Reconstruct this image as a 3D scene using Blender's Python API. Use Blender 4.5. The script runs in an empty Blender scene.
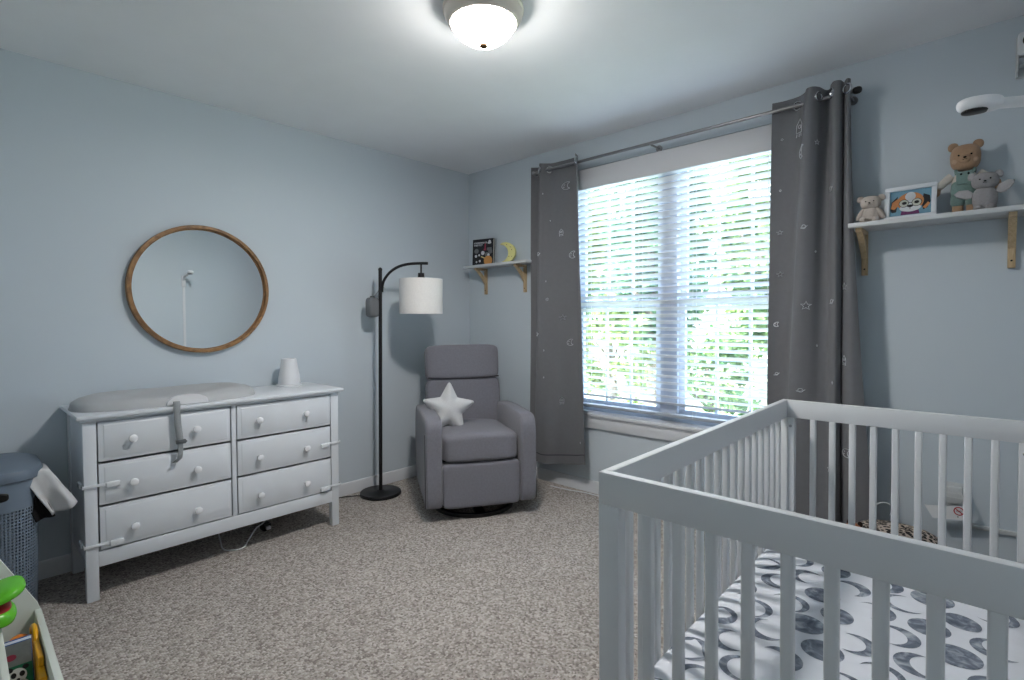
import bpy, bmesh, math, random
from mathutils import Vector, Matrix, noise
PI = math.pi
SC = bpy.context.scene
C = SC.collection

# ------------------------------------------------------------------ camera, sky, sun, exposure
yaw, pitch, roll = -0.7476367, -0.0237734, -0.0068572
fwv = Vector((math.sin(yaw)*math.cos(pitch), math.cos(yaw)*math.cos(pitch), math.sin(pitch)))
rv = Vector((math.cos(yaw), -math.sin(yaw), 0)); uv = rv.cross(fwv)
r2 = rv*math.cos(roll) + uv*math.sin(roll); u2 = -rv*math.sin(roll) + uv*math.cos(roll)
cd = bpy.data.cameras.new('camera'); cam = bpy.data.objects.new('camera', cd); C.objects.link(cam)
m = Matrix((r2, u2, -fwv)).transposed().to_4x4(); m.translation = (3.2834, -3.0118, 1.2082)
cam.matrix_world = m
cd.sensor_fit = 'HORIZONTAL'; cd.sensor_width = 36.0; cd.lens = 519.52*36/1024; cd.shift_y = -8.25/1024
cd.clip_start = 0.02
SC.camera = cam
vs = SC.view_settings; vs.view_transform = 'Standard'; vs.look = 'None'; vs.gamma = 1.0; vs.use_curve_mapping = False
vs.exposure = 1.66
wd = bpy.data.worlds.new('sky'); SC.world = wd; wd.use_nodes = True
bg = wd.node_tree.nodes['Background']; bg.inputs[0].default_value = (0.75, 0.86, 1.08, 1); bg.inputs[1].default_value = 3.0
sd = bpy.data.lights.new('sun', 'SUN'); sun = bpy.data.objects.new('sun', sd); C.objects.link(sun)
sd.energy = 9.0; sd.angle = 0.02; sd.color = (1.0, 0.95, 0.86)
sun.rotation_euler = Vector((0.25, 0.62, -0.75)).to_track_quat('-Z', 'Y').to_euler()
sun.location = (0, -4, 9)
LAMP = 21.0

# ------------------------------------------------------------------ helpers
def S(r, g, b):
    f = lambda c: (c/255/12.92 if c/255 <= 0.04045 else ((c/255+0.055)/1.055)**2.4)
    return (f(r), f(g), f(b), 1)

MATS = {}
def mat(name, col, rough=0.55, metal=0.0, var=0.06, vscale=6.0, bump=0.0, bscale=200.0, spec=0.4, emit=None, es=0, sheen=0, trans=0):
    if name in MATS: return MATS[name]
    mt = bpy.data.materials.new(name); mt.use_nodes = True; nt = mt.node_tree; N = nt.nodes; L = nt.links
    p = N['Principled BSDF']; p.inputs['Roughness'].default_value = rough; p.inputs['Metallic'].default_value = metal
    p.inputs['Specular IOR Level'].default_value = spec
    tc = N.new('ShaderNodeTexCoord')
    if var > 0:
        no = N.new('ShaderNodeTexNoise'); no.inputs['Scale'].default_value = vscale; no.inputs['Detail'].default_value = 4
        L.new(tc.outputs['Object'], no.inputs['Vector'])
        rp = N.new('ShaderNodeValToRGB'); e = rp.color_ramp.elements
        e[0].position = 0.3; e[1].position = 0.7
        e[0].color = tuple(c*(1-var) for c in col[:3])+(1,); e[1].color = tuple(min(1, c*(1+var)) for c in col[:3])+(1,)
        L.new(no.outputs['Fac'], rp.inputs['Fac']); L.new(rp.outputs['Color'], p.inputs['Base Color'])
    else:
        p.inputs['Base Color'].default_value = col
    if bump > 0:
        nb = N.new('ShaderNodeTexNoise'); nb.inputs['Scale'].default_value = bscale; nb.inputs['Detail'].default_value = 3
        L.new(tc.outputs['Object'], nb.inputs['Vector'])
        b = N.new('ShaderNodeBump'); b.inputs['Strength'].default_value = bump; b.inputs['Distance'].default_value = 0.002
        L.new(nb.outputs['Fac'], b.inputs['Height']); L.new(b.outputs['Normal'], p.inputs['Normal'])
    if emit: p.inputs['Emission Color'].default_value = emit; p.inputs['Emission Strength'].default_value = es
    if sheen: p.inputs['Sheen Weight'].default_value = sheen
    MATS[name] = mt
    return mt

def merge(dst, src, M=None, mi=None):
    vm = [dst.verts.new((M @ v.co) if M else v.co) for v in src.verts]
    for v_, w in zip(src.verts, vm): v_.index = vm.index(w) if False else v_.index
    src.verts.index_update()
    for f in src.faces:
        try:
            nf = dst.faces.new([vm[v.index] for v in f.verts]); nf.material_index = f.material_index if mi is None else mi
        except ValueError: pass
    src.free()

def box(bm, x0, x1, y0, y1, z0, z1, bev=0.0, seg=2, M=None, mi=0):
    t = bmesh.new(); bmesh.ops.create_cube(t, size=1.0)
    for v in t.verts: v.co = Vector((x0+(v.co.x+.5)*(x1-x0), y0+(v.co.y+.5)*(y1-y0), z0+(v.co.z+.5)*(z1-z0)))
    if bev > 0: bmesh.ops.bevel(t, geom=list(t.edges), offset=bev, segments=seg, profile=0.5, affect='EDGES')
    merge(bm, t, M, mi); return bm

def cyl(bm, p0, p1, r0, r1=None, seg=20, mi=0, caps=True):
    r1 = r0 if r1 is None else r1
    p0, p1 = Vector(p0), Vector(p1); d = (p1-p0).normalized()
    a = d.orthogonal().normalized(); b = d.cross(a)
    A = [bm.verts.new(p0+(a*math.cos(2*PI*i/seg)+b*math.sin(2*PI*i/seg))*r0) for i in range(seg)]
    B = [bm.verts.new(p1+(a*math.cos(2*PI*i/seg)+b*math.sin(2*PI*i/seg))*r1) for i in range(seg)]
    for i in range(seg):
        f = bm.faces.new((A[i], A[(i+1) % seg], B[(i+1) % seg], B[i])); f.material_index = mi
    if caps:
        bm.faces.new(A[::-1]).material_index = mi; bm.faces.new(B).material_index = mi
    return bm

def tube(bm, pts, r, seg=10, mi=0, closed=False):
    pts = [Vector(p) for p in pts]; n = len(pts); rings = []
    t0 = (pts[1]-pts[0]).normalized(); a = t0.orthogonal().normalized()
    for i, p in enumerate(pts):
        if closed: t = (pts[(i+1) % n]-pts[i-1]).normalized()
        else: t = (pts[min(i+1, n-1)]-pts[max(i-1, 0)]).normalized()
        a = (a - t*a.dot(t)).normalized(); b = t.cross(a)
        rr = r[i] if isinstance(r, (list, tuple)) else r
        rings.append([bm.verts.new(p+(a*math.cos(2*PI*k/seg)+b*math.sin(2*PI*k/seg))*rr) for k in range(seg)])
    for i in range(n if closed else n-1):
        A, B = rings[i], rings[(i+1) % n]
        for k in range(seg):
            try: bm.faces.new((A[k], A[(k+1) % seg], B[(k+1) % seg], B[k])).material_index = mi
            except ValueError: pass
    if not closed:
        bm.faces.new(rings[0][::-1]).material_index = mi; bm.faces.new(rings[-1]).material_index = mi
    return bm

def lathe(bm, prof, seg=40, M=None, mi=0):
    """profile of (radius, z) turned about z"""
    rings = []
    for r, z in prof:
        if r < 1e-6: rings.append([bm.verts.new((M @ Vector((0, 0, z))) if M else Vector((0, 0, z)))])
        else: rings.append([bm.verts.new((M @ Vector((r*math.cos(2*PI*i/seg), r*math.sin(2*PI*i/seg), z))) if M else Vector((r*math.cos(2*PI*i/seg), r*math.sin(2*PI*i/seg), z))) for i in range(seg)])
    for A, B in zip(rings, rings[1:]):
        for i in range(seg):
            j = (i+1) % seg
            if len(A) == 1 and len(B) == 1: continue
            if len(A) == 1: f = bm.faces.new((A[0], B[j], B[i]))
            elif len(B) == 1: f = bm.faces.new((A[i], A[j], B[0]))
            else: f = bm.faces.new((A[i], A[j], B[j], B[i]))
            f.material_index = mi
    return bm

def soft(bm, c, s, p=4.0, n=10, M=None, mi=0, fn=None):
    """puffy rounded block: centre c, half sizes s, exponent p (2 = ellipsoid, high = boxy)"""
    t = bmesh.new(); bmesh.ops.create_cube(t, size=2.0)
    bmesh.ops.subdivide_edges(t, edges=list(t.edges), cuts=n, use_grid_fill=True)
    for v in t.verts:
        q = v.co; l = (abs(q.x)**p+abs(q.y)**p+abs(q.z)**p)**(1/p); q = q/l
        v.co = Vector((c[0]+q.x*s[0], c[1]+q.y*s[1], c[2]+q.z*s[2]))
        if fn: v.co = fn(v.co)
    merge(bm, t, M, mi); return bm

def prism(bm, pts, d, M=None, mi=0, bev=0.0):
    """polygon pts (x, y) extruded from z=0 to z=d"""
    t = bmesh.new(); n = len(pts)
    A = [t.verts.new((x, y, 0)) for x, y in pts]; B = [t.verts.new((x, y, d)) for x, y in pts]
    t.faces.new(A[::-1]); top = t.faces.new(B)
    for i in range(n): t.faces.new((A[i], A[(i+1) % n], B[(i+1) % n], B[i]))
    if bev > 0:
        es = [e for e in t.edges if abs(e.verts[0].co.z-e.verts[1].co.z) < 1e-6]
        bmesh.ops.bevel(t, geom=es, offset=bev, segments=3, profile=0.5, affect='EDGES')
    merge(bm, t, M, mi); return bm

def obj(name, bm, m, parent=None, ang=40, solid=0, loc=None, tri=False):
    me = bpy.data.meshes.new(name)
    bmesh.ops.recalc_face_normals(bm, faces=list(bm.faces))
    if tri: bmesh.ops.triangulate(bm, faces=[f for f in bm.faces if len(f.verts) > 4])
    bm.to_mesh(me); bm.free()
    for mm in (m if isinstance(m, (list, tuple)) else [m]): me.materials.append(mm)
    me.polygons.foreach_set('use_smooth', [True]*len(me.polygons)); me.set_sharp_from_angle(angle=math.radians(ang))
    o = bpy.data.objects.new(name, me); C.objects.link(o)
    if parent: o.parent = parent
    if loc: o.location = loc
    if solid:
        md = o.modifiers.new('thick', 'SOLIDIFY'); md.thickness = solid; md.offset = 0
    return o

def tag(o, label, cat, group=None, kind=None):
    o['label'] = label; o['category'] = cat
    if group: o['group'] = group
    if kind: o['kind'] = kind
    return o

def thing(name, label, cat, loc=(0, 0, 0), rz=0, group=None, kind=None):
    o = bpy.data.objects.new(name, None); C.objects.link(o); o.empty_display_size = 0.05
    o.location = loc; o.rotation_euler = (0, 0, rz)
    return tag(o, label, cat, group, kind)

def T(x, y, z): return Matrix.Translation((x, y, z))
def R(a, ax): return Matrix.Rotation(a, 4, ax)
def circ(r, n, cx=0, cy=0, a0=0): return [(cx+r*math.cos(a0+2*PI*i/n), cy+r*math.sin(a0+2*PI*i/n)) for i in range(n)]
def ell(rx, ry, n, cx=0, cy=0): return [(cx+rx*math.cos(2*PI*i/n), cy+ry*math.sin(2*PI*i/n)) for i in range(n)]
def cat_rom(P, n):
    """smooth curve through points, n samples per span"""
    out = []
    for i in range(len(P)-1):
        p0, p1, p2, p3 = P[max(i-1, 0)], P[i], P[i+1], P[min(i+2, len(P)-1)]
        for k in range(n):
            t = k/n
            out.append(tuple(0.5*((2*b)+(-a+c)*t+(2*a-5*b+4*c-d)*t*t+(-a+3*b-3*c+d)*t**3) for a, b, c, d in zip(p0, p1, p2, p3)))
    out.append(tuple(P[-1])); return out

# ------------------------------------------------------------------ materials
M_wall = mat('wall_paint', S(200, 210, 218), 0.75, var=0.012, vscale=1.5, bump=0.06, bscale=350, spec=0.25)
M_ceil = mat('ceiling_paint', S(243, 245, 248), 0.9, var=0.01, bump=0.10, bscale=160, spec=0.1)
M_trim = mat('trim_paint', S(214, 217, 222), 0.35, var=0.01, spec=0.45)
M_white = mat('white_lacquer', S(216, 221, 227), 0.32, var=0.012, vscale=3, spec=0.45)
M_crib = mat('crib_white_paint', S(216, 219, 222), 0.36, var=0.012, vscale=3, spec=0.45)
M_knob = mat('knob_white', S(232, 234, 238), 0.25, var=0.0, spec=0.5)
M_latch = mat('clear_strap_plastic', S(222, 226, 231), 0.25, var=0.0, spec=0.6)
M_wood = None
M_dark = mat('black_bronze', S(42, 42, 44), 0.42, metal=0.55, var=0.1, vscale=40)
M_black = mat('black_plastic', S(14, 14, 15), 0.35, var=0)
M_steel = mat('brushed_nickel', S(150, 150, 152), 0.32, metal=1.0, var=0.05, vscale=60)
M_chrome = mat('satin_chrome', S(190, 192, 196), 0.18, metal=1.0, var=0)
M_uph = mat('grey_upholstery', S(121, 121, 130), 0.85, var=0.06, vscale=90, bump=0.35, bscale=900, spec=0.2, sheen=0.25)
M_seam = mat('dark_seam', S(62, 62, 68), 0.9, var=0)
M_star = mat('pale_grey_knit', S(205, 206, 208), 0.95, var=0.05, vscale=150, bump=0.5, bscale=500, spec=0.1, sheen=0.2)
M_shade = mat('white_linen_shade', S(228, 226, 224), 0.9, var=0.03, vscale=90, bump=0.2, bscale=700, spec=0.1)
M_curt = mat('grey_blackout_cloth', S(113, 114, 118), 0.8, var=0.03, vscale=40, bump=0.15, bscale=900, spec=0.25, sheen=0.15)
M_foil = mat('silver_foil', S(225, 228, 232), 0.3, metal=0.7, var=0)
M_slat = mat('blind_slat_white', S(240, 242, 246), 0.45, var=0.0, spec=0.4)
M_val = mat('blind_valance_white', S(212, 213, 217), 0.5, var=0.01)
M_rail = mat('blind_rail_grey', S(165, 172, 182), 0.5, var=0.02)
M_vinyl = mat('vinyl_frame', S(205, 215, 232), 0.4, var=0)
M_shelf = mat('shelf_white', S(205, 208, 210), 0.45, var=0.01)
M_pad = mat('grey_foam_pad', S(176, 179, 182), 0.55, var=0.02, vscale=20, spec=0.35)
M_strap = mat('grey_webbing', S(146, 151, 154), 0.8, var=0.08, vscale=200)
M_ceramic = mat('matte_white_plastic', S(222, 224, 228), 0.4, var=0)
M_sheet = mat('white_cotton_sheet', S(222, 226, 234), 0.9, var=0.02, vscale=30, bump=0.2, bscale=600, spec=0.1)
M_outlet = mat('outlet_plastic', S(200, 204, 206), 0.4, var=0)

def wood(name, a, b, scale=(6, 6, 60), rough=0.5):
    mt = bpy.data.materials.new(name); mt.use_nodes = True; nt = mt.node_tree; N = nt.nodes; L = nt.links
    p = N['Principled BSDF']; p.inputs['Roughness'].default_value = rough
    tc = N.new('ShaderNodeTexCoord'); mp = N.new('ShaderNodeMapping'); mp.inputs['Scale'].default_value = scale
    no = N.new('ShaderNodeTexNoise'); no.inputs['Scale'].default_value = 2.0; no.inputs['Detail'].default_value = 8; no.inputs['Distortion'].default_value = 1.2
    rp = N.new('ShaderNodeValToRGB'); rp.color_ramp.elements[0].color = a; rp.color_ramp.elements[1].color = b
    rp.color_ramp.elements[0].position = 0.35; rp.color_ramp.elements[1].position = 0.65
    L.new(tc.outputs['Object'], mp.inputs['Vector']); L.new(mp.outputs['Vector'], no.inputs['Vector'])
    L.new(no.outputs['Fac'], rp.inputs['Fac']); L.new(rp.outputs['Color'], p.inputs['Base Color'])
    return mt
M_oak = wood('oak_ring_wood', S(112, 80, 48), S(156, 116, 74), (30, 8, 8))
M_pine = wood('pine_bracket_wood', S(186, 160, 124), S(208, 184, 148), (50, 50, 6))

def carpet():
    mt = bpy.data.materials.new('berber_carpet'); mt.use_nodes = True; nt = mt.node_tree; N = nt.nodes; L = nt.links
    p = N['Principled BSDF']; p.inputs['Roughness'].default_value = 0.97; p.inputs['Specular IOR Level'].default_value = 0.08
    tc = N.new('ShaderNodeTexCoord')
    vo = N.new('ShaderNodeTexVoronoi'); vo.inputs['Scale'].default_value = 125; vo.inputs['Randomness'].default_value = 0.6
    L.new(tc.outputs['Object'], vo.inputs['Vector'])
    sep = N.new('ShaderNodeSeparateColor'); L.new(vo.outputs['Color'], sep.inputs['Color'])
    rp = N.new('ShaderNodeValToRGB'); e = rp.color_ramp.elements
    e[0].position = 0.0; e[0].color = S(130, 123, 118); e[1].position = 1.0; e[1].color = S(204, 199, 195)
    x = e.new(0.30); x.color = S(163, 156, 151); x = e.new(0.65); x.color = S(180, 174, 169)
    L.new(sep.outputs['Red'], rp.inputs['Fac'])
    no = N.new('ShaderNodeTexNoise'); no.inputs['Scale'].default_value = 2.2; no.inputs['Detail'].default_value = 3
    L.new(tc.outputs['Object'], no.inputs['Vector'])
    r2_ = N.new('ShaderNodeValToRGB'); r2_.color_ramp.elements[0].color = (0.9, 0.89, 0.88, 1); r2_.color_ramp.elements[1].color = (1.06, 1.05, 1.04, 1)
    L.new(no.outputs['Fac'], r2_.inputs['Fac'])
    mx = N.new('ShaderNodeMix'); mx.data_type = 'RGBA'; mx.blend_type = 'MULTIPLY'; mx.inputs[0].default_value = 1.0
    L.new(rp.outputs['Color'], mx.inputs[6]); L.new(r2_.outputs['Color'], mx.inputs[7]); L.new(mx.outputs[2], p.inputs['Base Color'])
    b = N.new('ShaderNodeBump'); b.invert = True; b.inputs['Strength'].default_value = 0.9; b.inputs['Distance'].default_value = 0.006
    L.new(vo.outputs['Distance'], b.inputs['Height']); L.new(b.outputs['Normal'], p.inputs['Normal'])
    return mt
M_carpet = carpet()

# ------------------------------------------------------------------ room shell
W, YB, H, TH = 3.5, -3.45, 2.44, 0.15
WX0, WX1, WZ0, WZ1 = 1.04, 2.53, 0.555, 2.25
def struct(name, bm, m, label, cat):
    o = obj(name, bm, m); tag(o, label, cat, kind='structure'); return o
struct('floor', box(bmesh.new(), -TH, W+TH, YB-TH, TH, -0.1, 0), M_carpet, 'beige looped carpet covering the whole floor', 'floor')
struct('ceiling', box(bmesh.new(), -TH, W+TH, YB-TH, TH, H, H+0.15), M_ceil, 'smooth white painted ceiling', 'ceiling')
struct('wall_left', box(bmesh.new(), -TH, 0, YB-TH, TH, 0, H), M_wall, 'blue grey wall behind the dresser and round mirror', 'wall')
struct('wall_right', box(bmesh.new(), W, W+TH, YB-TH, TH, 0, H), M_wall, 'blue grey wall beside the crib', 'wall')
struct('wall_near', box(bmesh.new(), 0, W, YB-TH, YB, 0, H), M_wall, 'blue grey wall behind the viewer', 'wall')
b = bmesh.new()
box(b, 0, WX0, 0, TH, 0, H); box(b, WX1, W, 0, TH, 0, H); box(b, WX0, WX1, 0, TH, 0, WZ0); box(b, WX0, WX1, 0, TH, WZ1, H)
struct('wall_far', b, M_wall, 'blue grey wall around the window', 'wall')
def baseboard(name, pts, label):
    """moulded board swept along a straight wall: from p to q, n = direction into room"""
    (x0, y0), (x1, y1), (nx, ny) = pts
    prof = [(0.0, 0), (0.014, 0), (0.014, 0.058), (0.011, 0.066), (0.011, 0.072), (0.006, 0.082), (0.0, 0.084)]
    b = bmesh.new()
    A = [b.verts.new((x0+nx*d, y0+ny*d, z)) for d, z in prof]; B = [b.verts.new((x1+nx*d, y1+ny*d, z)) for d, z in prof]
    n = len(prof)
    for i in range(n): b.faces.new((A[i], A[(i+1) % n], B[(i+1) % n], B[i]))
    b.faces.new(A[::-1]); b.faces.new(B)
    struct(name, b, M_trim, label, 'baseboard')
baseboard('baseboard_left', ((0, YB), (0, 0), (1, 0)), 'white baseboard along the mirror wall')
baseboard('baseboard_far', ((0, 0), (W, 0), (0, -1)), 'white baseboard along the window wall')
baseboard('baseboard_right', ((W, YB), (W, 0), (-1, 0)), 'white baseboard behind the crib side')
baseboard('baseboard_near', ((0, YB), (W, YB), (0, 1)), 'white baseboard on the wall behind the viewer')
# window sill and apron
b = bmesh.new()
box(b, WX0-0.05, WX1+0.05, -0.032, 0.0, 0.533, 0.557, 0.006); box(b, WX0+0.001, WX1-0.001, 0.0, 0.10, 0.535, 0.557)
box(b, WX0-0.03, WX1+0.03, -0.018, 0.0, 0.452, 0.533, 0.004); box(b, WX0-0.03, WX1+0.03, -0.022, 0.0, 0.520, 0.533, 0.003)
struct('trim_1', b, M_trim, 'white window sill and apron under the blind', 'window sill')

# window: twin double-hung units with a wide mullion
win = thing('window_1', 'large white double window with two pairs of sashes and leafy view', 'window', (0, 0.075, 0), kind='structure')
b = bmesh.new()
box(b, WX0, WX0+0.035, 0, 0.07, WZ0, WZ1); box(b, WX1-0.035, WX1, 0, 0.07, WZ0, WZ1)
box(b, WX0, WX1, 0, 0.07, WZ0, WZ0+0.03); box(b, WX0, WX1, 0, 0.07, WZ1-0.03, WZ1)
obj('window_frame', b, M_vinyl, win)
obj('mullion', box(bmesh.new(), 1.722, 1.838, -0.012, 0.07, WZ0+0.03, WZ1-0.03, 0.004), M_vinyl, win)
gl = bpy.data.materials.new('window_glass'); gl.use_nodes = True; nt = gl.node_tree
for n_ in list(nt.nodes):
    if n_.type == 'BSDF_PRINCIPLED': nt.nodes.remove(n_)
tr = nt.nodes.new('ShaderNodeBsdfTransparent'); tr.inputs[0].default_value = (0.93, 0.97, 0.96, 1)
gy = nt.nodes.new('ShaderNodeBsdfGlossy'); gy.inputs['Roughness'].default_value = 0.02
ms = nt.nodes.new('ShaderNodeMixShader'); ms.inputs[0].default_value = 0.05
nt.links.new(tr.outputs[0], ms.inputs[1]); nt.links.new(gy.outputs[0], ms.inputs[2]); nt.links.new(ms.outputs[0], nt.nodes['Material Output'].inputs[0])
for (a, c) in ((WX0+0.035, 1.722), (1.838, WX1-0.035)):
    for (z0, z1, y) in ((WZ0+0.03, 1.335, 0.012), (1.285, WZ1-0.03, 0.040)):
        b = bmesh.new(); t = 0.04
        box(b, a, a+t, y, y+0.026, z0, z1); box(b, c-t, c, y, y+0.026, z0, z1)
        box(b, a+t, c-t, y, y+0.026, z0, z0+t+0.01); box(b, a+t, c-t, y, y+0.026, z1-t-0.008, z1)
        s = obj('sash', b, M_vinyl, win)
        b = bmesh.new(); xm = (a+c)/2; zm = (z0+z1)/2
        [box(b, a+t+(c-a-2*t)*k/3-0.008, a+t+(c-a-2*t)*k/3+0.008, y+0.006, y+0.02, z0+t, z1-t) for k in (1, 2)]; box(b, a+t, c-t, y+0.007, y+0.019, zm-0.009, zm+0.009)
        obj('muntin', b, M_vinyl, s)
        obj('pane', box(bmesh.new(), a+t, c-t, y+0.011, y+0.015, z0+t, z1-t), gl, s)

# ------------------------------------------------------------------ blind
bl = thing('window_blind', 'white wide-slat window blind with slats tilted open', 'blind', (0, 0, 0))
b = bmesh.new(); box(b, WX0+0.004, WX1-0.004, -0.012, 0.004, 2.105, 2.243, 0.004)
for xx in (WX0+0.004, WX1-0.016): box(b, xx, xx+0.012, 0.004, 0.062, 2.105, 2.243)
obj('valance', b, M_val, bl)
obj('head_rail', box(bmesh.new(), WX0+0.02, WX1-0.02, 0.012, 0.062, 2.17, 2.24), M_val, bl)
SX0, SX1 = WX0+0.01, WX1-0.01
def slat_mesh():
    b = bmesh.new(); n = 6; wd_ = 0.05; tilt = math.radians(25)
    rings = []
    for x in (SX0, SX1):
        up, dn = [], []
        for i in range(n+1):
            s = -wd_/2+wd_*i/n; cr = 0.0025*(1-(2*s/wd_)**2)
            for lst, o_ in ((up, 0.0014), (dn, -0.0014)):
                h = cr+o_
                lst.append(b.verts.new((x, s*math.cos(tilt)+h*math.sin(tilt), -s*math.sin(tilt)+h*math.cos(tilt))))
        rings.append(up+dn[::-1])
    A, B = rings; k = len(A)
    for i in range(k): b.faces.new((A[i], A[(i+1) % k], B[(i+1) % k], B[i]))
    b.faces.new(A[::-1]); b.faces.new(B)
    return b
s0 = obj('slat', slat_mesh(), M_slat, bl); z = 2.118; s0.location = (0, 0.037, z)
while z > 0.675:
    z -= 0.0425
    s = s0.copy(); C.objects.link(s); s.parent = bl; s.location = (0, 0.037, z)
obj('bottom_rail', box(bmesh.new(), SX0, SX1, 0.012, 0.062, 0.592, 0.612, 0.004), M_rail, bl)
for xx in (1.20, 1.60, 1.96, 2.38):
    b = bmesh.new()
    for yy in (0.0125, 0.0615): tube(b, [(xx, yy, 2.17), (xx, yy, 0.60)], 0.0011, 6)
    obj('ladder_cord', b, M_slat, bl)

# ------------------------------------------------------------------ curtains and rod
rod = thing('curtain_rod', 'thin brushed metal curtain rod above the window', 'curtain rod', (0, -0.1, 2.272))
obj('rod', cyl(bmesh.new(), (0.83, 0, 0), (2.79, 0, 0), 0.0095), M_steel, rod)
for xx, sg in ((0.83, -1), (2.79, 1)):
    b = bmesh.new(); soft(b, (xx+sg*0.012, 0, 0), (0.02, 0.016, 0.016), 2.4, 6); obj('finial', b, M_dark if sg > 0 else M_steel, rod)
for xx in (0.88, 1.75, 2.80-0.03):
    b = bmesh.new(); cyl(b, (xx, 0, -0.012), (xx, 0.1, -0.012), 0.006); cyl(b, (xx, 0.092, -0.012), (xx, 0.1, -0.012), 0.02)
    tube(b, [(xx, -0.014, 0.004), (xx, -0.013, -0.010), (xx, 0, -0.016), (xx, 0.012, -0.012)], 0.005, 8)
    obj('rod_bracket', b, M_steel, rod)

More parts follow.
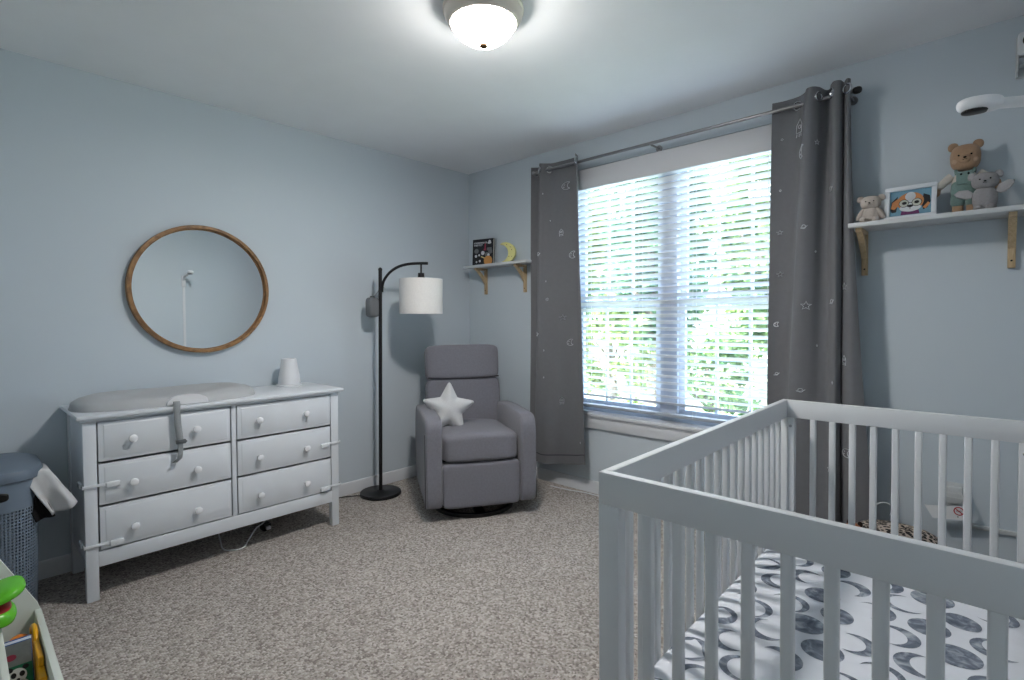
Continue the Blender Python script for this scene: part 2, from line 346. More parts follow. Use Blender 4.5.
def curtain(top, bot, z1, z0fn, label, grom, prints, seed, pw=0.85):
    root = thing('curtain', label, 'curtain', (0, -0.1, 0))
    tp, bp = cat_rom(top, 8), cat_rom(bot, 8); n = len(tp); NV = 44
    def P(u, v):
        f = u*(n-1); i = min(int(f), n-2); k = f-i; w = v**(pw+0.8*max(0, (u-0.8)/0.2)*(pw > 0.8 and seed > 2))
        a = [tp[i][j]*(1-k)+tp[i+1][j]*k for j in (0, 1)]; c = [bp[i][j]*(1-k)+bp[i+1][j]*k for j in (0, 1)]
        x = a[0]*(1-w)+c[0]*w; y = a[1]*(1-w)+c[1]*w
        y += 0.006*noise.noise(Vector((u*4+seed, v*3, seed)))*v*2
        return Vector((x, y, z1+(z0fn(u)-z1)*v))
    cb = bmesh.new()
    def NRM(u, v):
        d = P(min(u+.004, 1), v)-P(max(u-.004, 0), v); e_ = P(u, min(v+.01, 1))-P(u, max(v-.01, 0)); q = d.cross(e_); q.normalize(); return q
    F_, K_ = [], []
    for j in range(NV+1):
        fr_, kr_ = [], []
        for i in range(n):
            p, q = P(i/(n-1), j/NV), NRM(i/(n-1), j/NV); fr_.append(cb.verts.new(p+q*0.0018)); kr_.append(cb.verts.new(p-q*0.0018))
        F_.append(fr_); K_.append(kr_)
    for j in range(NV):
        for i in range(n-1): cb.faces.new((F_[j][i], F_[j][i+1], F_[j+1][i+1], F_[j+1][i])); cb.faces.new((K_[j][i], K_[j+1][i], K_[j+1][i+1], K_[j][i+1]))
        for i in (0, n-1): cb.faces.new((F_[j][i], F_[j+1][i], K_[j+1][i], K_[j][i]))
    for i in range(n-1):
        for j in (0, NV): cb.faces.new((F_[j][i], K_[j][i], K_[j][i+1], F_[j][i+1]))
    # bottom hem
    b = bmesh.new(); hv = [[b.verts.new(P(i/(n-1), v)+Vector((0, -0.0035, 0))) for i in range(n)] for v in (0.968, 0.971)]
    for i in range(n-1): b.faces.new((hv[0][i], hv[0][i+1], hv[1][i+1], hv[1][i]))
    obj('hem_stitching', b, M_seam, root, ang=80)
    for u in grom:
        p = P(u, 0.021); d = (P(min(u+.01, 1), 0.021)-P(max(u-.01, 0), 0.021)).normalized()
        nn = d.cross(Vector((0, 0, 1))).normalized(); b = bmesh.new()
        ring = [p + (d*math.cos(t)+Vector((0, 0, 1))*math.sin(t))*0.021 for t in [2*PI*i/24 for i in range(24)]]
        tube(b, ring, 0.005, 8, closed=True); obj('grommet', b, M_chrome, root)
    # foil print: short strokes laid on the cloth
    b = cb; Lz = z1-z0fn(0.5); Lx = sum((Vector(tp[i+1])-Vector(tp[i])).length for i in range(n-1))
    def stroke(u, v, pts, w=0.0018):
        q = []
        for (sx, sz) in pts:
            uu = min(max(u+sx/Lx, 0.002), 0.998); p = P(uu, min(max(v-sz/Lz, 0), 1))
            d = (P(min(uu+.004, 1), v)-P(max(uu-.004, 0), v)).normalized(); nn = d.cross(Vector((0, 0, -1)))
            nn.normalize(); nn = nn if nn.y < 0 else -nn
            q.append((p+nn*0.0024,))
        for side in (0,):
            pp = [a[side] for a in q]
            if (pp[0]-pp[-1]).length < 1e-6: tube(b, pp[:-1], w, 5, 1, closed=True)
            else: tube(b, pp, w, 5, 1)
    for (u, v, kind, s) in prints:
        if kind == 'moon':
            ou = [(s*math.cos(t), s*math.sin(t)) for t in [0.9+(2*PI-1.8)*i/14 for i in range(15)]]
            inn = [(ou[-1][0]+0.0, 0)]
            k = ou[-1]; inn = [(s*0.62-s*0.55*math.cos(t)*1.0, s*0.78*math.sin(t)*1.0) for t in [-1.45+2.9*i/8 for i in range(9)]]
            stroke(u, v, ou); stroke(u, v, inn)
            for cc in ((-0.5, 0.35), (-0.6, -0.25)): stroke(u, v, [(s*cc[0]+0.12*s*math.cos(t), s*cc[1]+0.12*s*math.sin(t)) for t in [2*PI*i/6 for i in range(7)]], 0.0012)
        elif kind == 'star':
            st = [((s if i % 2 == 0 else s*0.42)*math.sin(PI*i/5), (s if i % 2 == 0 else s*0.42)*math.cos(PI*i/5)) for i in range(11)]
            st[-1] = st[0]; stroke(u, v, st, 0.0014)
        elif kind == 'planet':
            stroke(u, v, [(s*0.6*math.cos(t), s*0.6*math.sin(t)) for t in [2*PI*i/12 for i in range(13)]], 0.0014)
            stroke(u, v, [(s*math.cos(t), s*0.3*math.sin(t)+s*0.35*math.cos(t)) for t in [PI*0.9+PI*1.2*i/8 for i in range(9)]], 0.0014)
        elif kind == 'rocket':
            stroke(u, v, [(0, s), (0.38*s, 0.35*s), (0.38*s, -0.5*s), (-0.38*s, -0.5*s), (-0.38*s, 0.35*s), (0, s)])
            stroke(u, v, [(0.2*s*math.cos(t), 0.15*s+0.2*s*math.sin(t)) for t in [2*PI*i/8 for i in range(9)]])
            for q in (-0.3, 0, 0.3): stroke(u, v, [(q*s, -0.6*s), (q*s*1.2, -0.95*s)])
        else:
            stroke(u, v, [(-s*0.3, 0), (0, s*0.5), (s*0.3, 0), (0, -s*0.5), (-s*0.3, 0)], 0.0016)
    obj('cloth', cb, [M_curt, M_foil], root, ang=80)
    return root

rnd = random.Random(5)
ltop = [(0.785, 0.0), (0.84, 0.045), (0.875, 0.02), (0.895, -0.035), (0.925, -0.01), (0.965, 0.022), (1.03, 0.028), (1.12, 0.030), (1.185, 0.018), (1.205, -0.02), (1.213, -0.042)]
lbot = [(0.745, 0.02), (0.79, 0.055), (0.82, 0.03), (0.838, -0.03), (0.87, -0.035), (0.93, -0.03), (1.02, -0.005), (1.12, -0.01), (1.21, -0.02), (1.25, -0.025), (1.275, -0.03)]
lp = [(0.67, 0.085, 'moon', 0.026), (0.12, 0.10, 'moon', 0.022), (0.62, 0.235, 'rocket', 0.026), (0.74, 0.315, 'moon', 0.024), (0.64, 0.515, 'star', 0.02), (0.72, 0.60, 'moon', 0.022),
      (0.64, 0.79, 'rocket', 0.026), (0.50, 0.19, 'dot', 0.01), (0.46, 0.39, 'dot', 0.012), (0.45, 0.62, 'dot', 0.012), (0.46, 0.71, 'dot', 0.011), (0.87, 0.93, 'dot', 0.012), (0.13, 0.23, 'dot', 0.012),
      (0.32, 0.30, 'planet', 0.022), (0.14, 0.36, 'dot', 0.012), (0.31, 0.57, 'planet', 0.022), (0.12, 0.47, 'star', 0.012), (0.48, 0.45, 'star', 0.012), (0.38, 0.1, 'dot', 0.011), (0.12, 0.62, 'dot', 0.012), (0.14, 0.75, 'dot', 0.010)]
curtain(ltop, lbot, 2.318, lambda u: 0.175+0.045*max(0, u-0.45)/0.55+0.012*math.sin(u*9), 'grey starry curtain hanging left of the window by the recliner', (0.08, 0.30, 0.47, 0.985), lp, 1.0)
rpath = [((2.425, .02), (2.40, .02)), ((2.49, .03), (2.43, .03)), ((2.55, .02), (2.465, .03)), ((2.585, -.01), (2.49, .0)), ((2.605, -.055), (2.505, -.05)), ((2.630, -.06), (2.54, -.065)), ((2.652, -.03), (2.60, -.06)), ((2.665, .025), (2.65, -.05)),
         ((2.685, .03), (2.69, -.045)), ((2.70, -.02), (2.715, -.05)), ((2.72, -.055), (2.735, -.045)), ((2.742, -.045), (2.745, -.01)), ((2.750, .0), (2.742, .025)), ((2.757, -.02), (2.76, -.01)), ((2.770, -.045), (2.82, -.04)), ((2.780, -.03), (2.90, -.03))]
rtop = [a for a, c in rpath]; rbot = [c for a, c in rpath]
rp_ = [(0.165, 0.075, 'rocket', 0.046), (0.24, 0.135, 'moon', 0.034), (0.055, 0.09, 'dot', 0.012), (0.055, 0.21, 'dot', 0.011), (0.06, 0.31, 'star', 0.012), (0.33, 0.305, 'planet', 0.016), (0.40, 0.12, 'star', 0.012),
       (0.60, 0.23, 'planet', 0.02), (0.07, 0.41, 'star', 0.014), (0.06, 0.53, 'moon', 0.012), (0.07, 0.65, 'planet', 0.012), (0.37, 0.48, 'star', 0.022), (0.62, 0.48, 'planet', 0.018), (0.36, 0.67, 'planet', 0.015),
       (0.63, 0.66, 'dot', 0.014), (0.88, 0.44, 'star', 0.018), (0.88, 0.60, 'rocket', 0.024), (0.42, 0.36, 'dot', 0.01), (0.45, 0.57, 'dot', 0.01), (0.2, 0.8, 'moon', 0.02), (0.6, 0.85, 'star', 0.02), (0.9, 0.8, 'moon', 0.02)]
curtain(rtop, rbot, 2.322, lambda u: 0.14+0.02*math.sin(u*12), 'grey starry curtain hanging right of the window behind the crib', (0.13, 0.40, 0.62, 0.93), rp_, 4.0)

# ------------------------------------------------------------------ mirror
def mirror_material():
    mt = bpy.data.materials.new('mirror_silver'); mt.use_nodes = True; nt = mt.node_tree; N = nt.nodes; L = nt.links
    p = N['Principled BSDF']; p.inputs['Metallic'].default_value = 1.0; p.inputs['Roughness'].default_value = 0.015
    p.inputs['Base Color'].default_value = (0.86, 0.88, 0.88, 1)
    return mt
mi_ = thing('round_mirror', 'round wall mirror in a thin wooden ring above the dresser', 'mirror', (0, -2.0454, 1.3888))
MX = R(PI/2, 'Y')
b = bmesh.new(); lathe(b, [(0.331, 0.002), (0.3557, 0.002), (0.3557, 0.034), (0.353, 0.037), (0.340, 0.037), (0.337, 0.034), (0.337, 0.02), (0.331, 0.02), (0.331, 0.002)], 96, MX)
obj('frame', b, M_oak, mi_)
b = bmesh.new(); lathe(b, [(0, 0.004), (0.338, 0.004), (0.338, 0.014), (0, 0.014)], 96, MX); obj('mirror_glass', b, mirror_material(), mi_)

# ------------------------------------------------------------------ dresser
DY0, DY1, DXF = -2.645, -1.470, 0.450
dr = thing('dresser', 'wide white six-drawer dresser under the round mirror', 'dresser', (0.235, (DY0+DY1)/2, 0))
ox, oy = 0.235, (DY0+DY1)/2
def dbox(b, x0, x1, y0, y1, z0, z1, bev=0.003): return box(b, x0-ox, x1-ox, y0-oy, y1-oy, z0, z1, bev)
b = bmesh.new(); dbox(b, 0.012, 0.478, DY0-0.022, DY1+0.024, 0.793, 0.812, 0.006); dbox(b, 0.016, 0.466, DY0-0.011, DY1+0.012, 0.782, 0.794, 0.004)
obj('top', b, M_white, dr)
b = bmesh.new()
dbox(b, 0.03, DXF-0.004, DY0+0.008, DY0+0.026, 0.15, 0.782); dbox(b, 0.03, DXF-0.004, DY1-0.026, DY1-0.008, 0.15, 0.782)
dbox(b, 0.02, 0.03, DY0+0.03, DY1-0.03, 0.15, 0.782); dbox(b, 0.03, DXF-0.02, DY0+0.026, DY1-0.026, 0.2, 0.212); dbox(b, 0.40, DXF-0.016, DY0+0.04, DY1-0.04, 0.772, 0.782)
obj('case', b, M_white, dr)
obj('apron', dbox(bmesh.new(), DXF-0.022, DXF-0.001, DY0+0.045, DY1-0.045, 0.145, 0.212), M_white, dr)
obj('center_stile', dbox(bmesh.new(), DXF-0.024, DXF-0.0015, -2.056, -2.034, 0.212, 0.780), M_white, dr)
for (x0, y0) in ((DXF-0.045, DY0), (DXF-0.045, DY1-0.048), (0.015, DY0), (0.015, DY1-0.048)):
    b = bmesh.new(); t = bmesh.new(); dbox(t, x0, x0+0.045, y0, y0+0.048, 0, 0.782, 0.003)
    for v in t.verts:
        if v.co.z < 0.1: v.co.x = (v.co.x-(x0+0.0225-ox))*0.86+(x0+0.0225-ox); v.co.y = (v.co.y-(y0+0.024-oy))*0.9+(y0+0.024-oy)
    merge(b, t); obj('leg', b, M_white, dr)
rows = [(0.600, 0.776), (0.411, 0.594), (0.216, 0.405)]
cols = [(DY0+0.050, -2.060), (-2.032, DY1-0.050)]
kz = [0.690, 0.494, 0.295]
for ci, (y0, y1) in enumerate(cols):
    for ri, (z0, z1) in enumerate(rows):
        b = bmesh.new(); g = 0.0022
        dbox(b, DXF-0.38, DXF-0.014, y0+0.012, y1-0.012, z0+0.012, z1-0.02, 0)        # drawer box behind
        dbox(b, DXF-0.016, DXF+0.001, y0+g, y1-g, z0+g, z1-g, 0.003)
        # raised field with chamfer
        t = bmesh.new(); dbox(t, DXF+0.0008, DXF+0.0046, y0+0.020, y1-0.014, z0+0.014, z1-0.014, 0)
        for v in t.verts:
            if v.co.x > DXF+0.002-ox:
                v.co.y += 0.006 if v.co.y < (y0+y1)/2-oy else -0.006; v.co.z += 0.006 if v.co.z < (z0+z1)/2 else -0.006
        merge(b, t); d = obj('drawer', b, M_white, dr)
        for ky in ((-2.472, -2.219) if ci == 0 else (-1.927, -1.674)):
            b = bmesh.new(); lathe(b, [(0, 0.0), (0.010, 0.0), (0.009, 0.006), (0.0085, 0.011), (0.014, 0.016), (0.0175, 0.022), (0.0165, 0.029), (0.010, 0.033), (0, 0.034)], 20, T(DXF+0.005-ox, ky-oy, kz[ri])@R(PI/2, 'Y'))
            obj('knob', b, M_knob, d)
for (yy, zz, ys, dy) in ((-2.546, 0.499, DY0, -1), (-2.537, 0.240, DY0, -1), (-1.561, 0.487, DY1, 1), (-1.565, 0.236, DY1, 1)):
    b = bmesh.new(); box(b, DXF+0.005-ox, DXF+0.017-ox, yy-oy-0.026, yy-oy+0.026, zz-0.013, zz+0.013, 0.006, 3)
    la = obj('safety_latch', b, M_latch, dr)
    b = bmesh.new(); ya, ye = sorted((yy-oy, ys+dy*0.006-oy)); zt = zz+0.012*(1 if dy < 0 else 1.2)
    box(b, DXF+0.006-ox, DXF+0.009-ox, ya, ye, zt-0.014, zt-0.001, 0.001)
    box(b, DXF-0.075-ox, DXF+0.009-ox, ys+dy*0.004-oy-0.0015, ys+dy*0.004-oy+0.0015, zt-0.016, zt, 0.0008)
    box(b, DXF-0.085-ox, DXF-0.035-ox, ys+dy*0.006-oy-0.005, ys+dy*0.006-oy+0.005, zt-0.020, zt+0.004, 0.003)
    obj('latch_strap', b, M_latch, la)

# changing pad on the dresser
cp = thing('changing_pad', 'oval grey foam changing pad on top of the white dresser', 'changing pad', (0.25, -2.272, 0.812))
def padfn(v): return v
b = bmesh.new(); NA, NR = 72, 14; rings = []
for j in range(NR+1):
    t = j/NR
    for _ in (0,):
        ring = []
        for i in range(NA):
            a = 2*PI*i/NA; ca, sa = math.cos(a), math.sin(a); pw = 2.6
            rr = 1/((abs(ca)**pw+abs(sa)**pw)**(1/pw))
            X, Y = 0.205*rr*ca, 0.392*rr*sa
            if t < 0.72: q = t/0.72; z_ = 0.028+0.030*q**3.0*(0.65+0.35*abs(sa)) + 0.006*(-ca)*q
            else: q = (t-0.72)/0.28; z_ = (0.028+0.030*(0.65+0.35*abs(sa))+0.006*(-ca))*(math.cos(q*PI/2)**0.7 if q < 1 else 0)
            k = t if t < 0.72 else 0.72+0.28*math.sin((t-0.72)/0.28*PI/2)
            ring.append(b.verts.new((X*k, Y*k, max(z_, 0.001))))
        rings.append(ring)
b.faces.new(rings[1][::1])
for A, B in zip(rings[1:], rings[2:]):
    for i in range(NA): b.faces.new((A[i], A[(i+1) % NA], B[(i+1) % NA], B[i]))
for v in rings[0]: b.verts.remove(v)
b.faces.new(rings[-1][::-1])
obj('pad', b, M_pad, cp, ang=70)
b = bmesh.new()
prism(b, [(-0.088, 0.0)]+[(0.088*math.cos(PI-PI*i/18)*1.0, 0.046*math.sin(PI*i/18)**0.7) for i in range(1, 18)]+[(0.088, 0.0)], 0.03, T(0.183, 0.022, 0.002)@R(PI/2, 'Z')@R(PI/2, 'X')@R(0, 'Y'), bev=0.004)
obj('side_cap', b, M_ceramic, cp)
b = bmesh.new(); path = [(0.222, 0.022), (0.226, 0.016), (0.2285, 0.0), (0.2285, -0.03), (0.232, -0.09), (0.236, -0.155), (0.235, -0.17), (0.236, -0.19), (0.243, -0.23), (0.238, -0.245), (0.232, -0.262)]
yo = [-0.018, -0.018, -0.018, -0.018, -0.016, -0.010, -0.007, -0.008, -0.012, -0.014, -0.032]
A = [(b.verts.new((x, y-0.014*(1 if i < 6 else .75)-0.012, z_)), b.verts.new((x, y+0.014*(1 if i < 6 else .75)-0.012, z_))) for i, ((x, z_), y) in enumerate(zip(path, yo))]
for p, q in zip(A, A[1:]): b.faces.new((p[0], p[1], q[1], q[0]))
st = obj('strap', b, M_strap, cp, ang=80, solid=0.0025)
b = bmesh.new(); box(b, 0.228, 0.244, -0.038, 0.002, -0.178, -0.158, 0.003); box(b, 0.236, 0.247, -0.034, 0.006, -0.172, -0.164, 0.003); obj('buckle', b, mat('buckle_grey', S(92, 96, 100), 0.5, var=0), st)

# cone sound machine
sm = thing('sound_machine', 'white cone-shaped nursery sound machine standing on the dresser', 'sound machine', (0.128, -1.615, 0.812))
b = bmesh.new(); lathe(b, [(0, 0), (0.074, 0), (0.076, 0.004), (0.075, 0.010), (0.066, 0.012), (0, 0.012)], 40); obj('base', b, M_ceramic, sm)
b = bmesh.new(); lathe(b, [(0, 0.012), (0.063, 0.012), (0.0645, 0.016), (0.060, 0.06), (0.050, 0.115), (0.0435, 0.160), (0.041, 0.166), (0.036, 0.167), (0.035, 0.160), (0, 0.158)], 40); obj('body', b, M_ceramic, sm)

# loose cables under the dresser
b = bmesh.new(); tube(b, cat_rom([(0.06, -2.02, 0.10), (0.20, -2.04, 0.012), (0.33, -2.06, 0.006), (0.38, -1.99, 0.008), (0.30, -1.93, 0.01), (0.22, -1.86, 0.03), (0.2, -1.8, 0.06), (0.06, -1.76, 0.12)], 8), 0.0035, 8)
tag(obj('loose_cable', b, M_ceramic), 'loose white cable curling out below the dresser', 'cord')
ad = thing('power_adapter', 'small dark plug block lying in the shade under the dresser', 'plug', (0.2, -1.80, 0))
obj('block', box(bmesh.new(), -0.03, 0.03, -0.022, 0.022, 0, 0.04, 0.005), M_black, ad); obj('plug_end', box(bmesh.new(), 0.03, 0.05, -0.012, 0.012, 0.012, 0.03, 0.003), M_ceramic, ad)

# ------------------------------------------------------------------ floor lamp
fl = thing('floor_lamp', 'dark arched floor lamp with white drum shade beside the recliner', 'floor lamp', (0.172, -1.01, 0.0015)); fl.rotation_euler = (-0.0075, 0.008, 0)
b = bmesh.new(); lathe(b, [(0, 0), (0.138, 0), (0.1395, 0.003), (0.1395, 0.016), (0.136, 0.021), (0.03, 0.0235), (0.022, 0.03), (0, 0.03)], 48); obj('base', b, M_dark, fl)
b = bmesh.new(); cyl(b, (0, 0, 0.025), (0, 0, 1.545), 0.0125); soft(b, (0, 0, 1.555), (0.014, 0.014, 0.016), 2, 6); obj('pole', b, M_dark, fl)
ad_, rr_ = (0.8, 0.6), 0.288
b = bmesh.new(); arc = [(0.012, 1.40), (0.014, 1.44), (0.03, 1.488), (0.07, 1.538), (0.125, 1.573), (0.19, 1.591), (0.26, 1.596), (0.335, 1.596)]
tube(b, [(ad_[0]*r, ad_[1]*r, z_) for r, z_ in cat_rom(arc, 6)], 0.0095, 10); obj('arm', b, M_dark, fl)
sx, sy = ad_[0]*rr_, ad_[1]*rr_
b = bmesh.new(); cyl(b, (sx, sy, 1.593), (sx, sy, 1.53), 0.006); lathe(b, [(0, 1.53), (0.021, 1.53), (0.022, 1.505), (0.024, 1.503), (0.024, 1.487), (0.021, 1.485), (0.021, 1.44), (0, 1.44)], 24, T(sx, sy, 0)); obj('socket', b, M_dark, fl)
b = bmesh.new(); lathe(b, [(0.143, 1.254), (0.146, 1.2525), (0.146, 1.488), (0.143, 1.4895), (0.1425, 1.48), (0.1425, 1.26), (0.143, 1.254)], 56, T(sx, sy, 0))
shd = obj('lamp_shade', b, M_shade, fl)
b = bmesh.new()
for k in range(3): a = k*2*PI/3; tube(b, [(sx, sy, 1.482), (sx+0.143*math.cos(a), sy+0.143*math.sin(a), 1.474)], 0.002, 6)
obj('shade_spider', b, M_dark, shd)
b = bmesh.new(); lathe(b, [(0, 1.44), (0.014, 1.44), (0.016, 1.41), (0.03, 1.37), (0.028, 1.34), (0.015, 1.325), (0, 1.322)], 20, T(sx, sy, 0)); obj('bulb', b, mat('frosted_bulb', S(240, 240, 236), 0.3, var=0), fl)
b = bmesh.new(); tube(b, cat_rom([(-0.01, -0.12, 0.012), (-0.06, -0.16, 0.012), (-0.12, -0.24, 0.006), (-0.13, -0.36, 0.006), (-0.14, -0.5, 0.006), (-0.145, -0.75, 0.006)], 6), 0.0035, 8); obj('power_cord', b, M_black, fl)
pc = thing('hanging_speaker', 'small grey rounded canister hung on the floor lamp pole', 'speaker', (0.165, -1.018, 1.232))
b = bmesh.new(); soft(b, (-0.018, -0.022, 0.066), (0.038, 0.038, 0.068), 5, 8); obj('body', b, mat('grey_mesh_fabric', S(112, 116, 120), 0.8, var=0.06, vscale=200), pc)
b = bmesh.new(); soft(b, (-0.018, -0.022, 0.137), (0.014, 0.014, 0.008), 3, 5); obj('top_knob', b, M_black, pc)
b = bmesh.new(); tube(b, cat_rom([(-0.012, -0.014, 0.14), (0.006, 0.006, 0.17), (0.02, 0.02, 0.21), (0.016, 0.05, 0.2)], 5), 0.003, 6); obj('hanging_loop', b, M_steel, pc)

# ------------------------------------------------------------------ recliner
rc = thing('recliner', 'grey upholstered swivel recliner in the corner by the window', 'armchair', (0.719, -0.657, 0), math.radians(-32.1))
def tilt(px, pz, a): return T(px, 0, pz)@R(a, 'Y')@T(-px, 0, -pz)
b = bmesh.new(); lathe(b, [(0.235, 0.0), (0.262, 0.0), (0.265, 0.012), (0.262, 0.022), (0.235, 0.022), (0.235, 0.0)], 48, T(0.075, 0, 0)); cyl(b, (0.075, 0, 0.0), (0.075, 0, 0.08), 0.06)
box(b, -0.17, 0.32, -0.03, 0.03, 0.004, 0.02); box(b, 0.045, 0.105, -0.24, 0.24, 0.004, 0.02); box(b, -0.22, 0.24, -0.2, 0.2, 0.06, 0.09)
obj('swivel_base', b, M_black, rc)
for sg in (-1, 1):
    b = bmesh.new()
    def armf(v, sg=sg):
        t = (v.z-0.06)/0.56
        v.y += sg*0.004*math.sin(max(0, min(1, t))*PI)
        if v.z > 0.4: v.z += -0.02*max(0, (-v.x-0.0)/0.38)
        return v
    soft(b, (0.005, sg*0.288, 0.350), (0.380, 0.0525, 0.276), 11, 16, fn=armf)
    a = obj('arm', b, M_uph, rc, ang=80)
    b = bmesh.new()
    for yo_ in (0.052,):
        tube(b, [(0.360, sg*(0.2895+yo_), 0.10), (0.361, sg*(0.2905+yo_), 0.3), (0.352, sg*(0.2895+yo_), 0.53)], 0.0025, 6)
    obj('welt', b, M_seam, a)
b = bmesh.new(); soft(b, (0.06, 0, 0.420), (0.320, 0.239, 0.072), 8, 14, fn=lambda v: Vector((v.x, v.y, v.z+0.014*(1-(v.y/0.232)**2)*(1 if v.z > 0.4 else 0)+(0.02*(v.x+0.26)/0.6 if v.z > 0.4 else 0))))
st_ = obj('seat_cushion', b, M_uph, rc, ang=80)
b = bmesh.new(); tube(b, [(0.366, -0.2+0.4*i/12, 0.476+0.012*(1-((-0.2+0.4*i/12)/0.23)**2)) for i in range(13)], 0.0035, 6); obj('welt', b, M_seam, st_)
b = bmesh.new(); soft(b, (0.318, 0, 0.213), (0.050, 0.2385, 0.135), 14, 12); obj('footrest_panel', b, M_uph, rc, ang=80)
b = bmesh.new(); box(b, -0.33, 0.295, -0.232, 0.232, 0.088, 0.35, 0.02, 3); obj('seat_box', b, mat('dark_grey_lining', S(80, 80, 86), 0.9, var=0.03), rc)  # plain dark grey box under the seat cushion
Mb = tilt(-0.25, 0.40, math.radians(-11))
def backf(v):
    v.x += 0.018*(1-min(1, (v.y/0.25)**2)) if v.x > -0.25 else 0
    return v
b = bmesh.new(); soft(b, (-0.265, 0, 0.585), (0.072, 0.268, 0.215), 9, 14, M=Mb, fn=backf); obj('backrest', b, M_uph, rc, ang=80)
b = bmesh.new()
def headf(v):
    k = (v.z-0.78)/0.25; v.y *= 1.0+0.02*k; v = backf(v)
    return v
soft(b, (-0.262, 0, 0.905), (0.078, 0.264, 0.125), 8, 14, M=Mb, fn=headf)
hd = obj('headrest', b, M_uph, rc, ang=80)
b = bmesh.new(); tube(b, [tuple(Mb@Vector((-0.184+0.012*(1-(y/0.25)**2), y, 0.792-0.010*(1-(y/0.25)**2)))) for y in [-0.255+0.51*i/12 for i in range(13)]], 0.005, 6); obj('welt', b, M_seam, hd)

# star pillow
sp = thing('star_pillow', 'pale grey star-shaped pillow propped on the recliner seat', 'pillow', (0, 0, 0))
b = bmesh.new(); NA, NR = 120, 16
SV = [Vector(((0.198 if i % 2 == 0 else 0.100)*math.sin(PI*i/5), (0.198 if i % 2 == 0 else 0.100)*math.cos(PI*i/5))) for i in range(10)]
def starR(a):
    ph = (a/(2*PI/5)) % 1.0; ph = abs(ph-0.5)*2      # 1 at tips
    tip = Vector((0.198, 0)); inn = Vector((0.100*math.cos(PI/5), 0.100*math.sin(PI/5)))
    th = (1-ph)*PI/5; d = Vector((math.cos(th), math.sin(th)))
    e_ = inn-tip; den = d.x*e_.y-d.y*e_.x; t = (tip.x*e_.y-tip.y*e_.x)/den
    return min(t, 0.188)
def edge_d(p):
    q = 0
    for i in range(10):
        a_, c_ = SV[i], SV[(i+1) % 10]; e_ = c_-a_; t = max(0, min(1, (p-a_).dot(e_)/e_.length_squared)); dd = (p-(a_+e_*t)).length
        q += 1/max(dd, 1e-4)**5
    return q**(-1/5)
for sg in (1, -1):
    rows_ = []
    cv = b.verts.new((0, 0, sg*0.058))
    for j in range(1, NR+1):
        t = j/NR; row_ = []
        for i in range(NA):
            a = 2*PI*i/NA; p = Vector((math.sin(a), math.cos(a)))*starR(a)*t
            h = 0 if j == NR else 0.058*(1-math.exp(-max(edge_d(p)-0.0006, 0)/0.034))/(1-math.exp(-0.072/0.034))
            row_.append(b.verts.new((p.x, p.y, sg*min(h, 0.058))))
        rows_.append(row_)
    for i in range(NA): b.faces.new((cv, rows_[0][i], rows_[0][(i+1) % NA]))
    for A, B in zip(rows_, rows_[1:]):
        for i in range(NA): b.faces.new((A[i], A[(i+1) % NA], B[(i+1) % NA], B[i]))
bmesh.ops.remove_doubles(b, verts=list(b.verts), dist=0.0004)
bmesh.ops.smooth_vert(b, verts=list(b.verts), factor=0.5, use_axis_x=True, use_axis_y=True, use_axis_z=True)
bmesh.ops.smooth_vert(b, verts=list(b.verts), factor=0.5, use_axis_x=True, use_axis_y=True, use_axis_z=True)
so = obj('cover', b, M_star, sp, ang=80)
sp.rotation_euler = (Matrix.Rotation(math.radians(-32.1), 3, 'Z')@Matrix.Rotation(PI/2, 3, 'Z')@Matrix.Rotation(math.radians(78), 3, 'X')@Matrix.Rotation(math.radians(-4), 3, 'Z')).to_euler()
lx, ly = 0.0, -0.150; ca, sa = math.cos(math.radians(-32.1)), math.sin(math.radians(-32.1))
sp.location = (0.719+lx*ca-ly*sa, -0.657+lx*sa+ly*ca, 0.616)
b = bmesh.new(); box(b, -0.105, -0.092, -0.165, -0.140, 0.0, 0.004); obj('care_tag', b, M_white, sp)

# ------------------------------------------------------------------ shelves
def bracket(b, h, d, w=0.025):
    """L bracket with curved brace, wall at y=0, top at z=0, going to -y"""
    box(b, -w/2, w/2, -0.018, 0, -h, 0, 0.002); box(b, -w/2, w/2, -d, -0.018, -0.018, 0, 0.002)
    pts = [(-0.018, -h*0.62), (-d*0.35, -h*0.42), (-d*0.68, -h*0.20), (-d*0.9, -0.018), (-d*0.72, -0.018), (-d*0.5, -h*0.2), (-d*0.22, -h*0.36), (-0.018, -h*0.45)]
    prism(b, [(y, z_) for y, z_ in pts], w, T(-w/2, 0, 0)@Matrix(((0, 0, 1, 0), (1, 0, 0, 0), (0, 1, 0, 0), (0, 0, 0, 1))))
def shelf(x0, x1, d, zt, bx, label, h=0.21):
    r = thing('wall_shelf', label, 'shelf', ((x0+x1)/2, 0, zt)); cx = (x0+x1)/2
    obj('shelf_board', box(bmesh.new(), x0-cx, x1-cx, -d, 0, -0.020, 0, 0.002), M_shelf, r)
    for x in bx:
        b = bmesh.new(); bracket(b, h, d*0.86); o = obj('bracket', b, M_pine, r, loc=(x-cx, 0, -0.020))
        b = bmesh.new(); lathe(b, [(0, 0), (0.004, 0), (0.003, 0.002), (0, 0.002)], 10, T(0, -0.018, -h+0.03)@R(PI/2, 'X')); obj('screw', b, M_black, o)
    return r
shelf(2.787, 3.45, 0.20, 1.638, (2.824, 3.335), 'white wall shelf on pine brackets above the crib, holding plush bears')
shelf(0.088, 0.775, 0.150, 1.646, (0.210, 0.640), 'white wall shelf on pine brackets in the corner, holding a book and moon')
ZS = 1.638; ZL = 1.646

